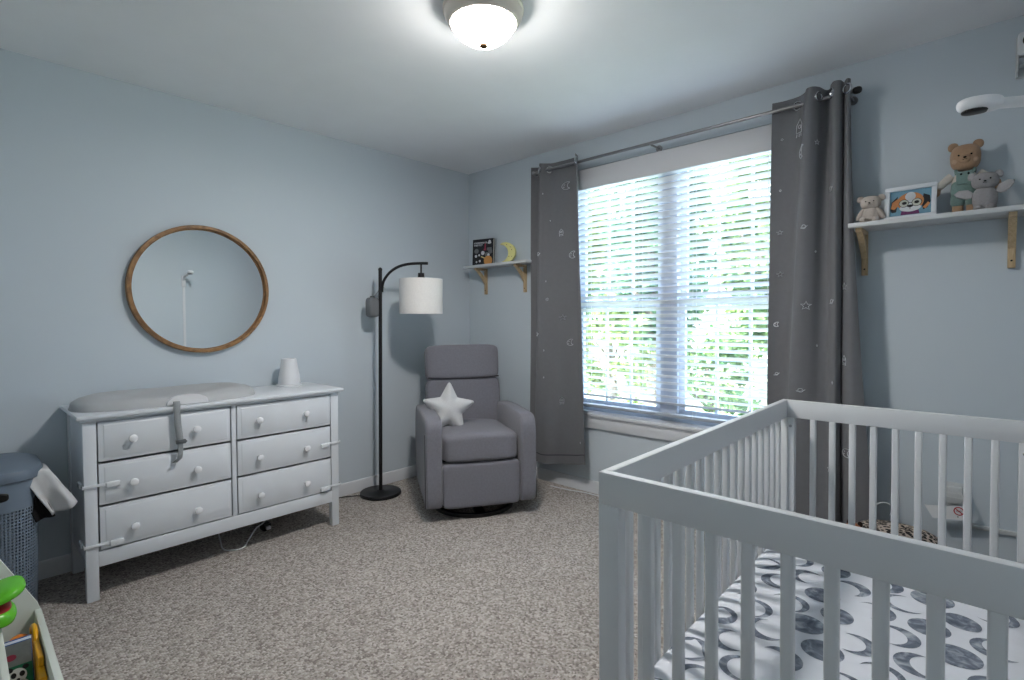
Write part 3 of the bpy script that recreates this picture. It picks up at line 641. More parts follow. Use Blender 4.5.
# black picture book leaning on corner shelf
bk = thing('picture_book', 'black space picture book standing on the corner shelf beside the yellow moon', 'book', (0.246, -0.080, ZL+0.001))
bk.rotation_euler = (math.radians(-3), 0, math.radians(12))
BW, BH = 0.2, 0.214
b = bmesh.new(); box(b, -BW/2, BW/2, -0.001, 0.001, 0, BH); box(b, -BW/2, BW/2, 0.017, 0.019, 0, BH); box(b, -BW/2, -BW/2+0.003, 0, 0.018, 0, BH); obj('cover', b, mat('black_book_cover', S(22, 24, 30), 0.45, var=0), bk)
obj('pages', box(bmesh.new(), -BW/2+0.003, BW/2-0.004, 0.001, 0.017, 0.003, BH-0.003), mat('paper', S(228, 226, 220), 0.8, var=0), bk)
MB_ = T(0, -0.0012, 0)@R(PI/2, 'X')
def art(name, polys, m, parent, M, d=0.0006):
    b = bmesh.new()
    for p in polys: prism(b, p, d, M)
    return obj(name, b, m, parent, tri=True)
M_w = mat('white_ink', S(205, 208, 212), 0.6, var=0); M_o = mat('orange_ink', S(206, 148, 84), 0.6, var=0); M_r = mat('red_ink', S(150, 50, 72), 0.6, var=0); M_g = mat('grey_ink', S(105, 108, 112), 0.6, var=0)
def rect(x0, x1, y0, y1): return [(x0, y0), (x1, y0), (x1, y1), (x0, y1)]
pol = []
rnd = random.Random(3)
for (yb, xa, xb) in ((0.176, -0.088, 0.03), (0.158, -0.085, -0.005)):
    x = xa
    while x < xb:
        w = rnd.uniform(0.006, 0.011); pol += [rect(x, x+0.003, yb, yb+0.013), rect(x, x+w, yb+0.009, yb+0.013)]
        if rnd.random() < .5: pol.append(rect(x+w-0.003, x+w, yb, yb+0.013))
        x += w+0.003
pol += [ell(0.018, 0.010, 14, 0.062, 0.180), circ(0.012, 12, 0.064, 0.190), circ(0.017, 14, 0.0, 0.10), circ(0.012, 12, -0.066, 0.077), circ(0.009, 10, -0.035, 0.084), circ(0.010, 10, -0.028, 0.036), circ(0.012, 10, 0.055, 0.082), circ(0.008, 10, -0.06, 0.03)]
art('white_drawings', pol, M_w, bk, MB_)
art('grey_drawings', [rect(0.04, 0.085, 0.118, 0.142), circ(0.020, 12, 0.04, 0.085), circ(0.02, 12, 0.072, 0.11)], M_g, bk, MB_, 0.0004)
art('grey_planet', [ell(0.022, 0.02, 12, -0.062, 0.118)], M_g, bk, MB_, 0.0004)
art('red_rocket', [[(0.015, 0.128), (0.028, 0.135), (0.029, 0.17), (0.024, 0.182), (0.017, 0.17)], rect(0.008, 0.032, 0.12, 0.134)], M_r, bk, MB_)
art('orange_planet', [circ(0.040, 24, 0.052, 0.036)], M_o, bk, MB_, 0.0008)
art('comet_tail', [[(-0.02, 0.068), (0.02, 0.052), (0.024, 0.06), (-0.015, 0.076)]], mat('pale_yellow_ink', S(212, 196, 140), 0.6, var=0), bk, MB_, 0.0007)

ml = thing('moon_light', 'yellow crescent moon night light on the corner shelf', 'night light', (0.510, -0.082, ZL+0.001), 0.5)
Ro, off, Ri = 0.078, 0.046, 0.068
aI = math.acos((Ro*Ro-Ri*Ri+off*off)/(2*Ro*off))
bI = math.atan2(Ro*math.sin(aI), -(Ro*math.cos(aI))+off)
out = [(Ro*math.cos(t), Ro*math.sin(t)) for t in [-(PI-aI)+2*(PI-aI)*i/26 for i in range(27)]]
inn = [(-off+Ri*math.cos(t), Ri*math.sin(t)) for t in [bI-2*bI*i/22 for i in range(1, 22)]]
b = bmesh.new(); prism(b, out+inn, 0.045, T(0, 0.0225, 0.078)@R(math.radians(-6), 'Y')@R(PI/2, 'X'), bev=0.006)
mo = obj('moon', b, mat('yellow_resin', S(216, 212, 142), 0.5, var=0.02), ml, tri=True)
for (x, z_) in ((0.01, 0.137), (0.040, 0.118), (0.050, 0.096), (0.028, 0.045), (0.050, 0.045)):
    b = bmesh.new(); cyl(b, (x, -0.0222, z_), (x, -0.0232, z_), 0.0035, seg=8); obj('dot', b, mat('brown_dot', S(120, 96, 60), 0.6, var=0), ml)

# ---- plush toys on the crib shelf
def plush_mat(n, c): return mat(n, c, 0.95, var=0.06, vscale=120, bump=0.6, bscale=350, spec=0.1, sheen=0.2)
M_eye = mat('black_bead', S(12, 12, 13), 0.2, var=0)
def face(hd, hx, hy, hz, s, muz, snout=None):
    """eyes, nose and mouth on a head centred at hx,hy,hz with radius s, facing -y"""
    for sg in (-1, 1):
        b = bmesh.new(); soft(b, (hx+sg*0.42*s, hy-0.86*s, hz+0.08*s), (0.075*s, 0.06*s, 0.075*s), 2, 4); obj('eye', b, M_eye, hd)
    b = bmesh.new(); soft(b, (hx, hy-muz*s, hz-0.16*s), (0.12*s, 0.07*s, 0.08*s), 2, 4); obj('nose', b, snout or M_eye, hd)
    b = bmesh.new(); tube(b, [(hx-0.16*s, hy-muz*s*0.985, hz-0.30*s), (hx-0.06*s, hy-muz*s, hz-0.35*s), (hx, hy-muz*s, hz-0.28*s), (hx+0.06*s, hy-muz*s, hz-0.35*s), (hx+0.16*s, hy-muz*s*0.985, hz-0.30*s)], 0.02*s, 6); obj('mouth', b, snout or M_eye, hd)

# cream bear
M_cream = plush_mat('cream_plush', S(188, 178, 170))
t = thing('plush_bear', 'small cream plush bear sitting at the left end of the crib shelf', 'plush toy', (2.862, -0.115, ZS))
b = bmesh.new(); soft(b, (0, 0, 0.038), (0.036, 0.030, 0.040), 2.3, 8); obj('body', b, M_cream, t)
b = bmesh.new(); soft(b, (0, -0.004, 0.096), (0.040, 0.032, 0.031), 2.4, 8); soft(b, (0, -0.028, 0.088), (0.016, 0.012, 0.012), 2, 5); h = obj('head', b, M_cream, t)
for sg in (-1, 1):
    b = bmesh.new(); soft(b, (sg*0.040, 0.002, 0.116), (0.015, 0.008, 0.015), 2.2, 6); obj('ear', b, M_cream, h)
    b = bmesh.new(); soft(b, (0, 0, 0), (0.012, 0.013, 0.030), 2.2, 6, M=T(sg*0.038, -0.01, 0.044)@R(sg*-0.5, 'Y')); obj('arm', b, M_cream, t)
    b = bmesh.new(); soft(b, (sg*0.024, -0.032, 0.014), (0.015, 0.026, 0.014), 2.2, 6); obj('leg', b, M_cream, t)
face(h, 0, -0.004, 0.096, 0.036, 1.05)

# tall bear with dungarees
M_brown = plush_mat('brown_knit', S(172, 142, 116)); M_sage = plush_mat('sage_cloth', S(120, 144, 140)); M_ivory = plush_mat('ivory_knit', S(200, 194, 186)); M_blush = plush_mat('pale_muzzle', S(186, 158, 134))
t = thing('plush_bear', 'tall brown plush bear in sage green dungarees on the crib shelf', 'plush toy', (3.188, -0.075, ZS)); t.scale = (1, 1, 1.04)
for sg in (-1, 1):
    b = bmesh.new(); soft(b, (sg*0.023, 0, 0.028), (0.019, 0.019, 0.030), 3, 7); obj('leg', b, M_brown, t)
    b = bmesh.new(); soft(b, (sg*0.023, 0, 0.062), (0.024, 0.024, 0.030), 3, 7); obj('trouser_leg', b, M_sage, t)
b = bmesh.new(); soft(b, (0, 0, 0.118), (0.045, 0.031, 0.060), 2.5, 9); obj('body', b, M_ivory, t)
b = bmesh.new(); soft(b, (0, -0.001, 0.105), (0.0465, 0.0335, 0.052), 2.6, 9); box(b, -0.028, 0.028, -0.037, -0.026, 0.12, 0.172, 0.004)
for sg in (-1, 1): tube(b, [(sg*0.024, -0.032, 0.165), (sg*0.03, -0.02, 0.180), (sg*0.03, 0.01, 0.178), (sg*0.02, 0.034, 0.13)], 0.006, 8)
o = obj('dungarees', b, M_sage, t)
for sg in (-1, 1):
    b = bmesh.new(); cyl(b, (sg*0.012, -0.0365, 0.161), (sg*0.012, -0.0395, 0.161), 0.004, seg=10); obj('button', b, M_eye, o)
b = bmesh.new(); soft(b, (0, -0.004, 0.232), (0.050, 0.042, 0.052), 2.7, 9); soft(b, (0, -0.042, 0.220), (0.020, 0.012, 0.017), 2.2, 6); h = obj('head', b, M_brown, t)
for sg in (-1, 1):
    b = bmesh.new(); soft(b, (sg*0.040, 0.0, 0.281), (0.018, 0.011, 0.018), 2.2, 7); obj('ear', b, M_brown, h)
    b = bmesh.new(); soft(b, (sg*0.032, -0.037, 0.214), (0.011, 0.006, 0.010), 2, 5); obj('cheek', b, M_blush, h)
    b = bmesh.new(); tube(b, cat_rom([(sg*0.044, -0.002, 0.162), (sg*0.068, -0.006, 0.142), (sg*0.088, -0.010, 0.122)], 4), [0.018, 0.018, 0.017, 0.017, 0.016, 0.016, 0.016, 0.016, 0.015], 12); obj('sleeve', b, M_ivory, t)
    b = bmesh.new(); soft(b, (sg*0.096, -0.012, 0.108), (0.017, 0.016, 0.024), 2.3, 6); obj('arm', b, M_brown, t)
    b = bmesh.new(); soft(b, (sg*0.0885, -0.011, 0.120), (0.019, 0.018, 0.008), 2.3, 6); obj('cuff', b, M_ivory, t)
face(h, 0, -0.004, 0.232, 0.048, 1.03)

# grey winged plush
M_grey = plush_mat('grey_plush', S(150, 148, 150)); M_wing = plush_mat('pale_grey_plush', S(170, 168, 170))
t = thing('plush_bear', 'small grey plush bear with little wings, in front of the tall brown bear', 'plush toy', (3.252, -0.148, ZS))
b = bmesh.new(); soft(b, (0, 0, 0.048), (0.040, 0.030, 0.050), 2.4, 8); obj('body', b, M_grey, t)
b = bmesh.new(); soft(b, (0, -0.004, 0.118), (0.043, 0.034, 0.034), 2.4, 8); h = obj('head', b, M_grey, t)
for sg in (-1, 1):
    b = bmesh.new(); soft(b, (sg*0.040, 0.0, 0.141), (0.014, 0.009, 0.016), 2.2, 6); obj('ear', b, M_wing, h)
    b = bmesh.new(); soft(b, (sg*0.019, -0.010, 0.010), (0.017, 0.028, 0.012), 2.4, 6); obj('foot', b, M_grey, t)
    b = bmesh.new(); prism(b, [(0, 0), (0.020, 0.022), (0.050, 0.026), (0.066, 0.014), (0.056, 0.004), (0.050, -0.006), (0.036, -0.006), (0.030, -0.016), (0.012, -0.014)], 0.012, T(sg*0.030, -0.008, 0.070)@R(0 if sg > 0 else PI, 'Z')@R(PI/2, 'X')@R(0.35 if sg > 0 else -0.1, 'Z'), bev=0.004); obj('wing', b, M_wing, t, tri=True)
face(h, 0, -0.004, 0.118, 0.038, 0.96)

# framed puppy drawing
fr = thing('framed_picture', 'white framed puppy drawing standing between the plush bears', 'picture frame', (3.006, -0.115, ZS+0.001))
fr.rotation_euler = (math.radians(-9), 0, math.radians(-2))
FW, FH, fb = 0.184, 0.152, 0.018
b = bmesh.new(); box(b, -FW/2, FW/2, -0.014, 0, 0, fb, 0.002); box(b, -FW/2, FW/2, -0.014, 0, FH-fb, FH, 0.002); box(b, -FW/2, -FW/2+fb, -0.014, 0, fb, FH-fb, 0.002); box(b, FW/2-fb, FW/2, -0.014, 0, fb, FH-fb, 0.002)
obj('frame', b, M_white, fr)
obj('backing', box(bmesh.new(), -FW/2+0.01, FW/2-0.01, -0.005, 0.001, 0.01, FH-0.01), mat('art_blue', S(108, 150, 172), 0.7, var=0.08, vscale=60), fr)
prism_b = bmesh.new(); box(prism_b, -0.02, 0.02, -0.002, 0.001, 0, 0.11, 0, M=T(0, 0.0, 0)@R(math.radians(-16), 'X')); obj('stand', prism_b, M_black, fr)
MF = T(0, -0.005, 0.074)@R(PI/2, 'X')
M_tan = mat('art_orange', S(196, 132, 84), 0.7, var=0.12, vscale=60); M_blk = mat('art_black', S(34, 34, 38), 0.7, var=0); M_wh = mat('art_white', S(214, 218, 222), 0.7, var=0); M_pur = mat('art_plum', S(106, 54, 98), 0.7, var=0.1, vscale=80); M_lens = mat('art_lens', S(196, 200, 190), 0.7, var=0)
art('ears_drawing', [[(-0.046, 0.036), (-0.068, 0.012), (-0.072, -0.022), (-0.066, -0.038), (-0.050, -0.036), (-0.046, -0.012)], [(0.046, 0.036), (0.068, 0.024), (0.071, -0.004), (0.060, -0.030), (0.046, -0.036), (0.040, -0.012)]], M_blk, fr, MF, 0.0005)
art('face_drawing', [ell(0.048, 0.042, 28, 0, 0.006), [(-0.044, 0.026), (-0.064, 0.010), (-0.070, -0.018), (-0.058, -0.024), (-0.044, -0.01)], [(0.062, -0.004), (0.070, -0.012), (0.054, -0.034), (0.044, -0.026)]], M_tan, fr, MF, 0.0008)
art('blaze_drawing', [ell(0.019, 0.020, 20, 0, 0.030), ell(0.012, 0.03, 18, 0, 0.01), ell(0.038, 0.017, 24, 0, -0.022)], M_wh, fr, MF, 0.0011)
art('lens_drawing', [circ(0.0165, 20, -0.023, 0.0), circ(0.0165, 20, 0.023, 0.0)], M_lens, fr, MF, 0.0014)
ring_polys = []
for cx_ in (-0.023, 0.023):
    n_ = 20
    for i in range(n_):
        a0, a1 = 2*PI*i/n_, 2*PI*(i+1)/n_
        ring_polys.append([(cx_+0.016*math.cos(a0), 0.016*math.sin(a0)), (cx_+0.0182*math.cos(a0), 0.0182*math.sin(a0)), (cx_+0.0182*math.cos(a1), 0.0182*math.sin(a1)), (cx_+0.016*math.cos(a1), 0.016*math.sin(a1))])
art('glasses_drawing', ring_polys+[rect(-0.006, 0.006, 0.0, 0.0025), ell(0.009, 0.007, 14, -0.021, 0.001), ell(0.009, 0.007, 14, 0.023, 0.001), ell(0.011, 0.006, 14, 0, -0.014), rect(-0.001, 0.001, -0.028, -0.018)], M_blk, fr, MF, 0.0018)
art('bow_drawing', [[(-0.034, -0.052), (-0.030, -0.034), (-0.006, -0.040), (0.006, -0.040), (0.030, -0.034), (0.034, -0.052)]], M_pur, fr, MF, 0.0014)

# ------------------------------------------------------------------ ceiling light
cl = thing('ceiling_light', 'round flush ceiling light with glowing glass bowl and nickel rim', 'ceiling light', (1.79, -1.555, H))
b = bmesh.new(); lathe(b, [(0, 0), (0.155, 0), (0.160, -0.006), (0.160, -0.016), (0.155, -0.020), (0.154, -0.034), (0.148, -0.046), (0.140, -0.060), (0.132, -0.066), (0.125, -0.064), (0.124, -0.02), (0, -0.02)], 64); obj('rim', b, mat('warm_nickel', S(222, 214, 204), 0.36, metal=0.2, var=0.04), cl)
em = bpy.data.materials.new('glowing_alabaster_glass'); em.use_nodes = True; nt = em.node_tree; p = nt.nodes['Principled BSDF']
p.inputs['Base Color'].default_value = (0.9, 0.88, 0.84, 1); p.inputs['Roughness'].default_value = 0.3
tc = nt.nodes.new('ShaderNodeTexCoord'); no = nt.nodes.new('ShaderNodeTexNoise'); no.inputs['Scale'].default_value = 7; no.inputs['Detail'].default_value = 6
rp = nt.nodes.new('ShaderNodeValToRGB'); rp.color_ramp.elements[0].color = (0.98, 0.92, 0.86, 1); rp.color_ramp.elements[1].color = (1, 0.97, 0.94, 1)
nt.links.new(tc.outputs['Object'], no.inputs['Vector']); nt.links.new(no.outputs['Fac'], rp.inputs['Fac']); nt.links.new(rp.outputs['Color'], p.inputs['Emission Color']); p.inputs['Emission Strength'].default_value = LAMP
b = bmesh.new(); lathe(b, [(0.122, -0.056), (0.1235, -0.066), (0.118, -0.082), (0.100, -0.106), (0.072, -0.126), (0.038, -0.138), (0, -0.142)], 56); obj('glass_bowl', b, em, cl)
ld_ = bpy.data.lights.new('added_down_light', 'AREA'); ld_.shape = 'DISK'; ld_.size = 0.20; ld_.energy = 6.2; ld_.color = (1.0, 0.965, 0.93)  # added disk light below the bowl, throws light down without a ceiling hotspot
lo = bpy.data.objects.new('added_down_light', ld_); C.objects.link(lo); lo.parent = cl; lo.location = (0, 0, -0.172)
b = bmesh.new(); lathe(b, [(0, -0.139), (0.010, -0.140), (0.016, -0.145), (0.017, -0.150), (0.013, -0.155), (0.006, -0.159), (0, -0.160)], 20); obj('finial', b, mat('brass_finial', S(74, 58, 40), 0.7, var=0, spec=0.05), cl)

# ------------------------------------------------------------------ crib
CX0, CX1, CY0, CY1, CZ = 2.6495, 3.397, -2.052, -0.687, 0.873
cr = thing('crib', 'white slatted baby crib standing in the right corner', 'crib', ((CX0+CX1)/2, (CY0+CY1)/2, 0)); qx, qy = (CX0+CX1)/2, (CY0+CY1)/2
def cbox(b, x0, x1, y0, y1, z0, z1, bev=0.002): return box(b, x0-qx, x1-qx, y0-qy, y1-qy, z0, z1, bev)
PW = 0.050; RT = 0.022; RH = 0.070
for x0 in (CX0, CX1-PW):
    for y0 in (CY0, CY1-0.03):
        b = bmesh.new(); cbox(b, x0, x0+PW, y0, y0+0.03, 0, CZ-RH, 0.002)
        xi = x0+0.001 if x0 == CX0 else x0+PW-0.027; y2 = y0+0.001 if y0 == CY0 else y0-0.019
        cbox(b, xi, xi+0.026, y2 if y0 == CY0 else y2+0.008, y2+(0.040 if y0 == CY0 else 0.048), 0, CZ-RH-0.0015, 0.002)
        lg = obj('leg', b, M_crib, cr)
        for zz in (0.30, 0.77):
            b = bmesh.new(); ys = y0+0.03 if y0 == CY0 else y0-0.0
            yb = 0.004 if y0 == CY0 else -0.004
            lathe(b, [(0, 0), (0.0055, 0), (0.0045, 0.003), (0, 0.003)], 12, T(x0+(0.036 if x0 == CX0 else 0.014)-qx, ys-qy, zz)@R(PI/2 if yb < 0 else -PI/2, 'X')); obj('bolt', b, M_steel, lg)
def rail(name, x0, x1, y0, y1, z0, z1): return obj(name, cbox(bmesh.new(), x0, x1, y0, y1, z0, z1, 0.0025), M_crib, cr)
for zt, hh in ((CZ, RH), (0.24, 0.06)):
    e_ = 0 if zt == CZ else PW; f_ = RT if zt == CZ else 0.04
    rail('end_rail', CX0+e_, CX1-e_, CY0, CY0+RT, zt-hh, zt); rail('end_rail', CX0+e_, CX1-e_, CY1-RT, CY1, zt-hh, zt)
    rail('side_rail', CX0, CX0+RT, CY0+f_, CY1-f_, zt-hh, zt); rail('side_rail', CX1-RT, CX1, CY0+f_, CY1-f_, zt-hh, zt)
def slatb(w, d): return box(bmesh.new(), -w/2, w/2, -d/2, d/2, 0.235, CZ-RH+0.002, 0.0045, 3)
sl0 = obj('slat', slatb(0.0215, 0.019), M_crib, cr); first = True
def put(x, y, rz):
    global first
    o = sl0 if first else sl0.copy()
    if not first: C.objects.link(o); o.parent = cr
    first = False; o.location = (x-qx, y-qy, 0); o.rotation_euler = (0, 0, rz)
for y in (CY0+0.0115, CY1-0.0115):
    for k in range(9): put(2.7635+0.0661*k, y, 0)
n = 18
for x in (CX0+0.0115, CX1-0.0115):
    for k in range(n): put(x, CY0+0.040+(CY1-CY0-0.080)*(k+1)/(n+1), PI/2)
b = bmesh.new(); cbox(b, CX0+0.03, CX1-0.03, CY0+0.035, CY1-0.035, 0.235, 0.25, 0); obj('mattress_support', b, M_crib, cr)

# mattress with printed moons
mtx = thing('crib_mattress', 'crib mattress in a white sheet printed with grey moons', 'mattress', (qx, qy, 0.25))
hx, hy, hz = (CX1-CX0)/2-0.028, (CY1-CY0)/2-0.034, 0.0625
b = bmesh.new(); soft(b, (0, 0, hz), (hx, hy, hz), 9, 20)
TOPZ = 2*hz
def ontop(x, y):
    q = 1-(abs(x)/hx)**9-(abs(y)/hy)**9
    return hz+hz*max(q, 0)**(1/9)
rnd = random.Random(11)
def moonpoly(cx, cy, s, kind, ang):
    pts = []
    if kind in ('full', 'gib'): pts = ell(s*(1 if kind == 'full' else 0.86), s*0.97, 22)
    else:
        of, ri = {'cres': (0.40, 0.84), 'thin': (0.26, 0.88), 'half': (0.58, 0.92)}[kind]
        aa = math.acos((1-ri*ri+of*of)/(2*of)); ya, xa = math.sin(aa), -math.cos(aa); bb = math.atan2(ya, xa+of)
        pts = [(s*math.cos(t), s*math.sin(t)) for t in [-(PI-aa)+2*(PI-aa)*i/20 for i in range(21)]]
        pts += [(s*(-of+ri*math.cos(t)), s*ri*math.sin(t)) for t in [bb-2*bb*i/16 for i in range(1, 16)]]
    ca_, sa_ = math.cos(ang), math.sin(ang)
    return [(cx+x*ca_-y*sa_, cy+x*sa_+y*ca_) for x, y in pts]
seq = ['full', 'cres', 'half', 'thin', 'gib', 'cres', 'full', 'thin']
row = 0; y = -hy+0.06
nf0 = len(b.faces)
while y < hy-0.03:
    x = -hx+0.045+(row % 2)*0.066; c_ = row*3
    while x < hx-0.035:
        kd = seq[c_ % len(seq)]; a_ = rnd.uniform(-0.5, 0.5)+(PI if rnd.random() < .5 else 0)+0.3
        pp = moonpoly(x+rnd.uniform(-.008, .008), y+rnd.uniform(-.008, .008), rnd.uniform(0.046, 0.053), kd, a_)
        bb = bmesh.new(); f = bb.faces.new([bb.verts.new((px, py, 0)) for px, py in pp]); f.normal_update()
        if f.normal.z < 0: f.normal_flip()
        bmesh.ops.triangulate(bb, faces=[f], ngon_method='EAR_CLIP')
        for v in bb.verts: v.co.z = ontop(v.co.x, v.co.y)+0.0009
        merge(b, bb, None, 1); x += 0.126; c_ += 1
    y += 0.100; row += 1
def moonmat():
    mt = bpy.data.materials.new('grey_watercolour_print'); mt.use_nodes = True; nt = mt.node_tree; N = nt.nodes; L = nt.links; p = N['Principled BSDF']; p.inputs['Roughness'].default_value = 0.9; p.inputs['Specular IOR Level'].default_value = 0.1
    tc = N.new('ShaderNodeTexCoord'); no = N.new('ShaderNodeTexNoise'); no.inputs['Scale'].default_value = 32; no.inputs['Detail'].default_value = 5; no.inputs['Distortion'].default_value = 1.0
    rp = N.new('ShaderNodeValToRGB'); e = rp.color_ramp.elements; e[0].position = 0.3; e[0].color = S(88, 96, 110); e[1].position = 0.72; e[1].color = S(178, 186, 196)
    x = e.new(0.5); x.color = S(122, 130, 144)
    L.new(tc.outputs['Object'], no.inputs['Vector']); L.new(no.outputs['Fac'], rp.inputs['Fac']); L.new(rp.outputs['Color'], p.inputs['Base Color'])
    return mt
me_ = bpy.data.meshes.new('fitted_sheet'); b.to_mesh(me_); b.free(); me_.materials.append(M_sheet); me_.materials.append(moonmat())
me_.polygons.foreach_set('use_smooth', [True]*len(me_.polygons)); o = bpy.data.objects.new('fitted_sheet', me_); C.objects.link(o); o.parent = mtx

# ------------------------------------------------------------------ baby monitor on the right wall
bmn = thing('baby_monitor', 'white overhead baby camera reaching out from the wall above the crib', 'baby monitor', (W, -1.21, 1.70))
b = bmesh.new(); soft(b, (-0.248, 0, 0.050), (0.047, 0.030, 0.020), 2.6, 9, fn=lambda v: Vector((v.x, v.y, v.z-0.004*((v.x+0.248)/0.047)))); hd = obj('camera_head', b, M_ceramic, bmn)
b = bmesh.new(); soft(b, (-0.256, -0.004, 0.034), (0.030, 0.022, 0.006), 2.4, 7); obj('lens', b, M_black, hd)
b = bmesh.new(); tube(b, cat_rom([(-0.212, 0, 0.043), (-0.16, 0, 0.034), (-0.10, 0, 0.026), (-0.05, 0, 0.015), (-0.012, 0, -0.02)], 6), 0.0135, 14); obj('arm', b, M_ceramic, bmn)
b = bmesh.new(); box(b, -0.016, 0, -0.02, 0.02, -0.10, 0.03, 0.006, 3); obj('wall_mount', b, M_ceramic, bmn)
b = bmesh.new(); box(b, -0.012, 0, -0.013, 0.013, -1.60, -0.10, 0.004); obj('cable_cover', b, M_ceramic, bmn)
# small camera high on the window wall
wc = thing('wall_camera', 'white camera with black lens mounted high above the crib shelf', 'camera', (3.388, 0, 2.272))
b = bmesh.new(); box(b, -0.046, 0.055, -0.075, -0.02, -0.02, 0.075, 0.012, 3); wb = obj('body', b, M_ceramic, wc)
b = bmesh.new(); lathe(b, [(0, 0), (0.024, 0), (0.024, 0.006), (0.018, 0.008), (0, 0.006)], 24, T(-0.008, -0.074, 0.035)@R(PI/2, 'X')); obj('lens', b, M_black, wb)
b = bmesh.new(); box(b, -0.05, 0.06, -0.012, 0, -0.09, 0.08, 0.003); box(b, -0.048, -0.042, -0.075, -0.012, -0.085, -0.015, 0.002, M=None); box(b, -0.042, 0.05, -0.06, -0.012, -0.05, -0.022, 0.003); obj('mount', b, M_outlet, wc)

# ------------------------------------------------------------------ outlet, plug, warning label, cable raceway, leopard cushion behind crib
ou = thing('wall_outlet', 'white wall outlet with plugs behind the crib', 'outlet', (3.165, 0, 0.40))
b = bmesh.new(); box(b, -0.04, 0.04, -0.006, 0, -0.065, 0.072, 0.003); obj('cover_plate', b, M_outlet, ou)
b = bmesh.new(); box(b, -0.028, 0.028, -0.045, -0.006, -0.012, 0.062, 0.006); [box(b, -0.03, 0.03, -0.047, -0.04, z_, z_+0.004) for z_ in (0.012, 0.03)]; obj('plug', b, M_outlet, ou)
b = bmesh.new(); tube(b, cat_rom([(0.012, -0.04, 0.05), (0.03, -0.055, 0.02), (0.035, -0.05, -0.04), (0.05, -0.03, -0.09), (0.09, -0.012, -0.10)], 6), 0.003, 8); obj('plug_cord', b, M_outlet, ou)
wl = thing('warning_tag', 'white warning tag with a red no symbol hanging at the outlet', 'tag', (3.145, -0.062, 0.352))
wl.rotation_euler = (math.radians(-8), math.radians(-7), math.radians(4))
b = bmesh.new(); prism(b, [(-0.078, 0.024), (-0.055, -0.030), (0.074, -0.030), (0.074, 0.030), (-0.0, 0.024)], 0.0012, R(PI/2, 'X')); obj('card', b, mat('card_white', S(222, 224, 226), 0.7, var=0), wl, tri=True)
rp2 = []
for i in range(24):
    a0, a1 = 2*PI*i/24, 2*PI*(i+1)/24
    rp2.append([(0.038+r*math.cos(a), 0.006+r*math.sin(a)) for r, a in ((0.014, a0), (0.018, a0), (0.018, a1), (0.014, a1))])
rp2.append([(0.0265, 0.0155), (0.029, 0.018), (0.0495, -0.0035), (0.047, -0.006)])
art('no_symbol', rp2, mat('red_print', S(178, 60, 70), 0.6, var=0), wl, T(0, -0.0012, 0)@R(PI/2, 'X'))
art('print', [rect(0.030, 0.034, -0.020, -0.016)]+[rect(0.0285, 0.0475, 0.003+0.004*i, 0.0045+0.004*i) for i in range(2)], M_black, wl, T(0, -0.0012, 0)@R(PI/2, 'X'), 0.0004)
b = bmesh.new(); box(b, 3.20, W-0.001, -0.014, 0, 0.285, 0.305, 0.004)
tag(obj('cable_raceway', b, M_outlet), 'white cable raceway running along the wall behind the crib', 'cable cover')
def leopard():
    mt = bpy.data.materials.new('leopard_print'); mt.use_nodes = True; nt = mt.node_tree; N = nt.nodes; L = nt.links; p = N['Principled BSDF']; p.inputs['Roughness'].default_value = 0.95
    tc = N.new('ShaderNodeTexCoord'); vo = N.new('ShaderNodeTexVoronoi'); vo.inputs['Scale'].default_value = 75
    L.new(tc.outputs['Object'], vo.inputs['Vector']); rp = N.new('ShaderNodeValToRGB'); e = rp.color_ramp.elements
    e[0].position = 0.50; e[0].color = S(26, 24, 26); e[1].position = 0.60; e[1].color = S(186, 172, 160)
    L.new(vo.outputs['Distance'], rp.inputs['Fac']); L.new(rp.outputs['Color'], p.inputs['Base Color']); return mt
lc = thing('floor_cushion', 'leopard print floor cushion behind the crib', 'cushion', (2.985, -0.29, 0))
b = bmesh.new(); soft(b, (0, 0, 0.155), (0.20, 0.20, 0.155), 2.6, 12); obj('cover', b, leopard(), lc, ang=80)
tp_ = thing('plush_tiger', 'small orange brown plush toy lying by the curtain behind the crib', 'plush toy', (2.845, -0.36, 0.262))
M_tig = plush_mat('orange_plush', S(150, 92, 58))
b = bmesh.new(); soft(b, (0, 0, 0.022), (0.034, 0.030, 0.028), 2.2, 7); hdt = obj('head', b, M_tig, tp_)
for sg in (-1, 1):
    b = bmesh.new(); soft(b, (sg*0.020+0.004, 0.004, 0.048), (0.010, 0.007, 0.013), 2, 5); obj('ear', b, plush_mat('dark_plush', S(46, 34, 28)), hdt)
b = bmesh.new(); soft(b, (-0.012, -0.026, 0.012), (0.012, 0.010, 0.009), 2, 5); obj('muzzle', b, M_ivory, hdt)
b = bmesh.new(); soft(b, (0.03, 0.02, 0.01), (0.045, 0.03, 0.022), 2.2, 6); obj('body', b, M_tig, tp_)
b = bmesh.new(); tube(b, cat_rom([(2.88, -0.2, 0.305), (2.90, -0.16, 0.35), (2.93, -0.13, 0.36), (2.96, -0.13, 0.34), (2.95, -0.16, 0.315)], 5), 0.0025, 6)
tag(obj('cord_loop', b, M_ceramic), 'thin white cord looped on top of the leopard cushion', 'cord')
b = bmesh.new(); tube(b, cat_rom([(0.95, -0.10, 0.006), (1.10, -0.085, 0.006), (1.22, -0.06, 0.007), (1.33, -0.052, 0.006), (1.42, -0.04, 0.006), (1.60, -0.05, 0.006), (2.2, -0.06, 0.006)], 6), 0.0035, 8)
tag(obj('cable', b, M_ceramic), 'white cable running along the baseboard under the window', 'cord')

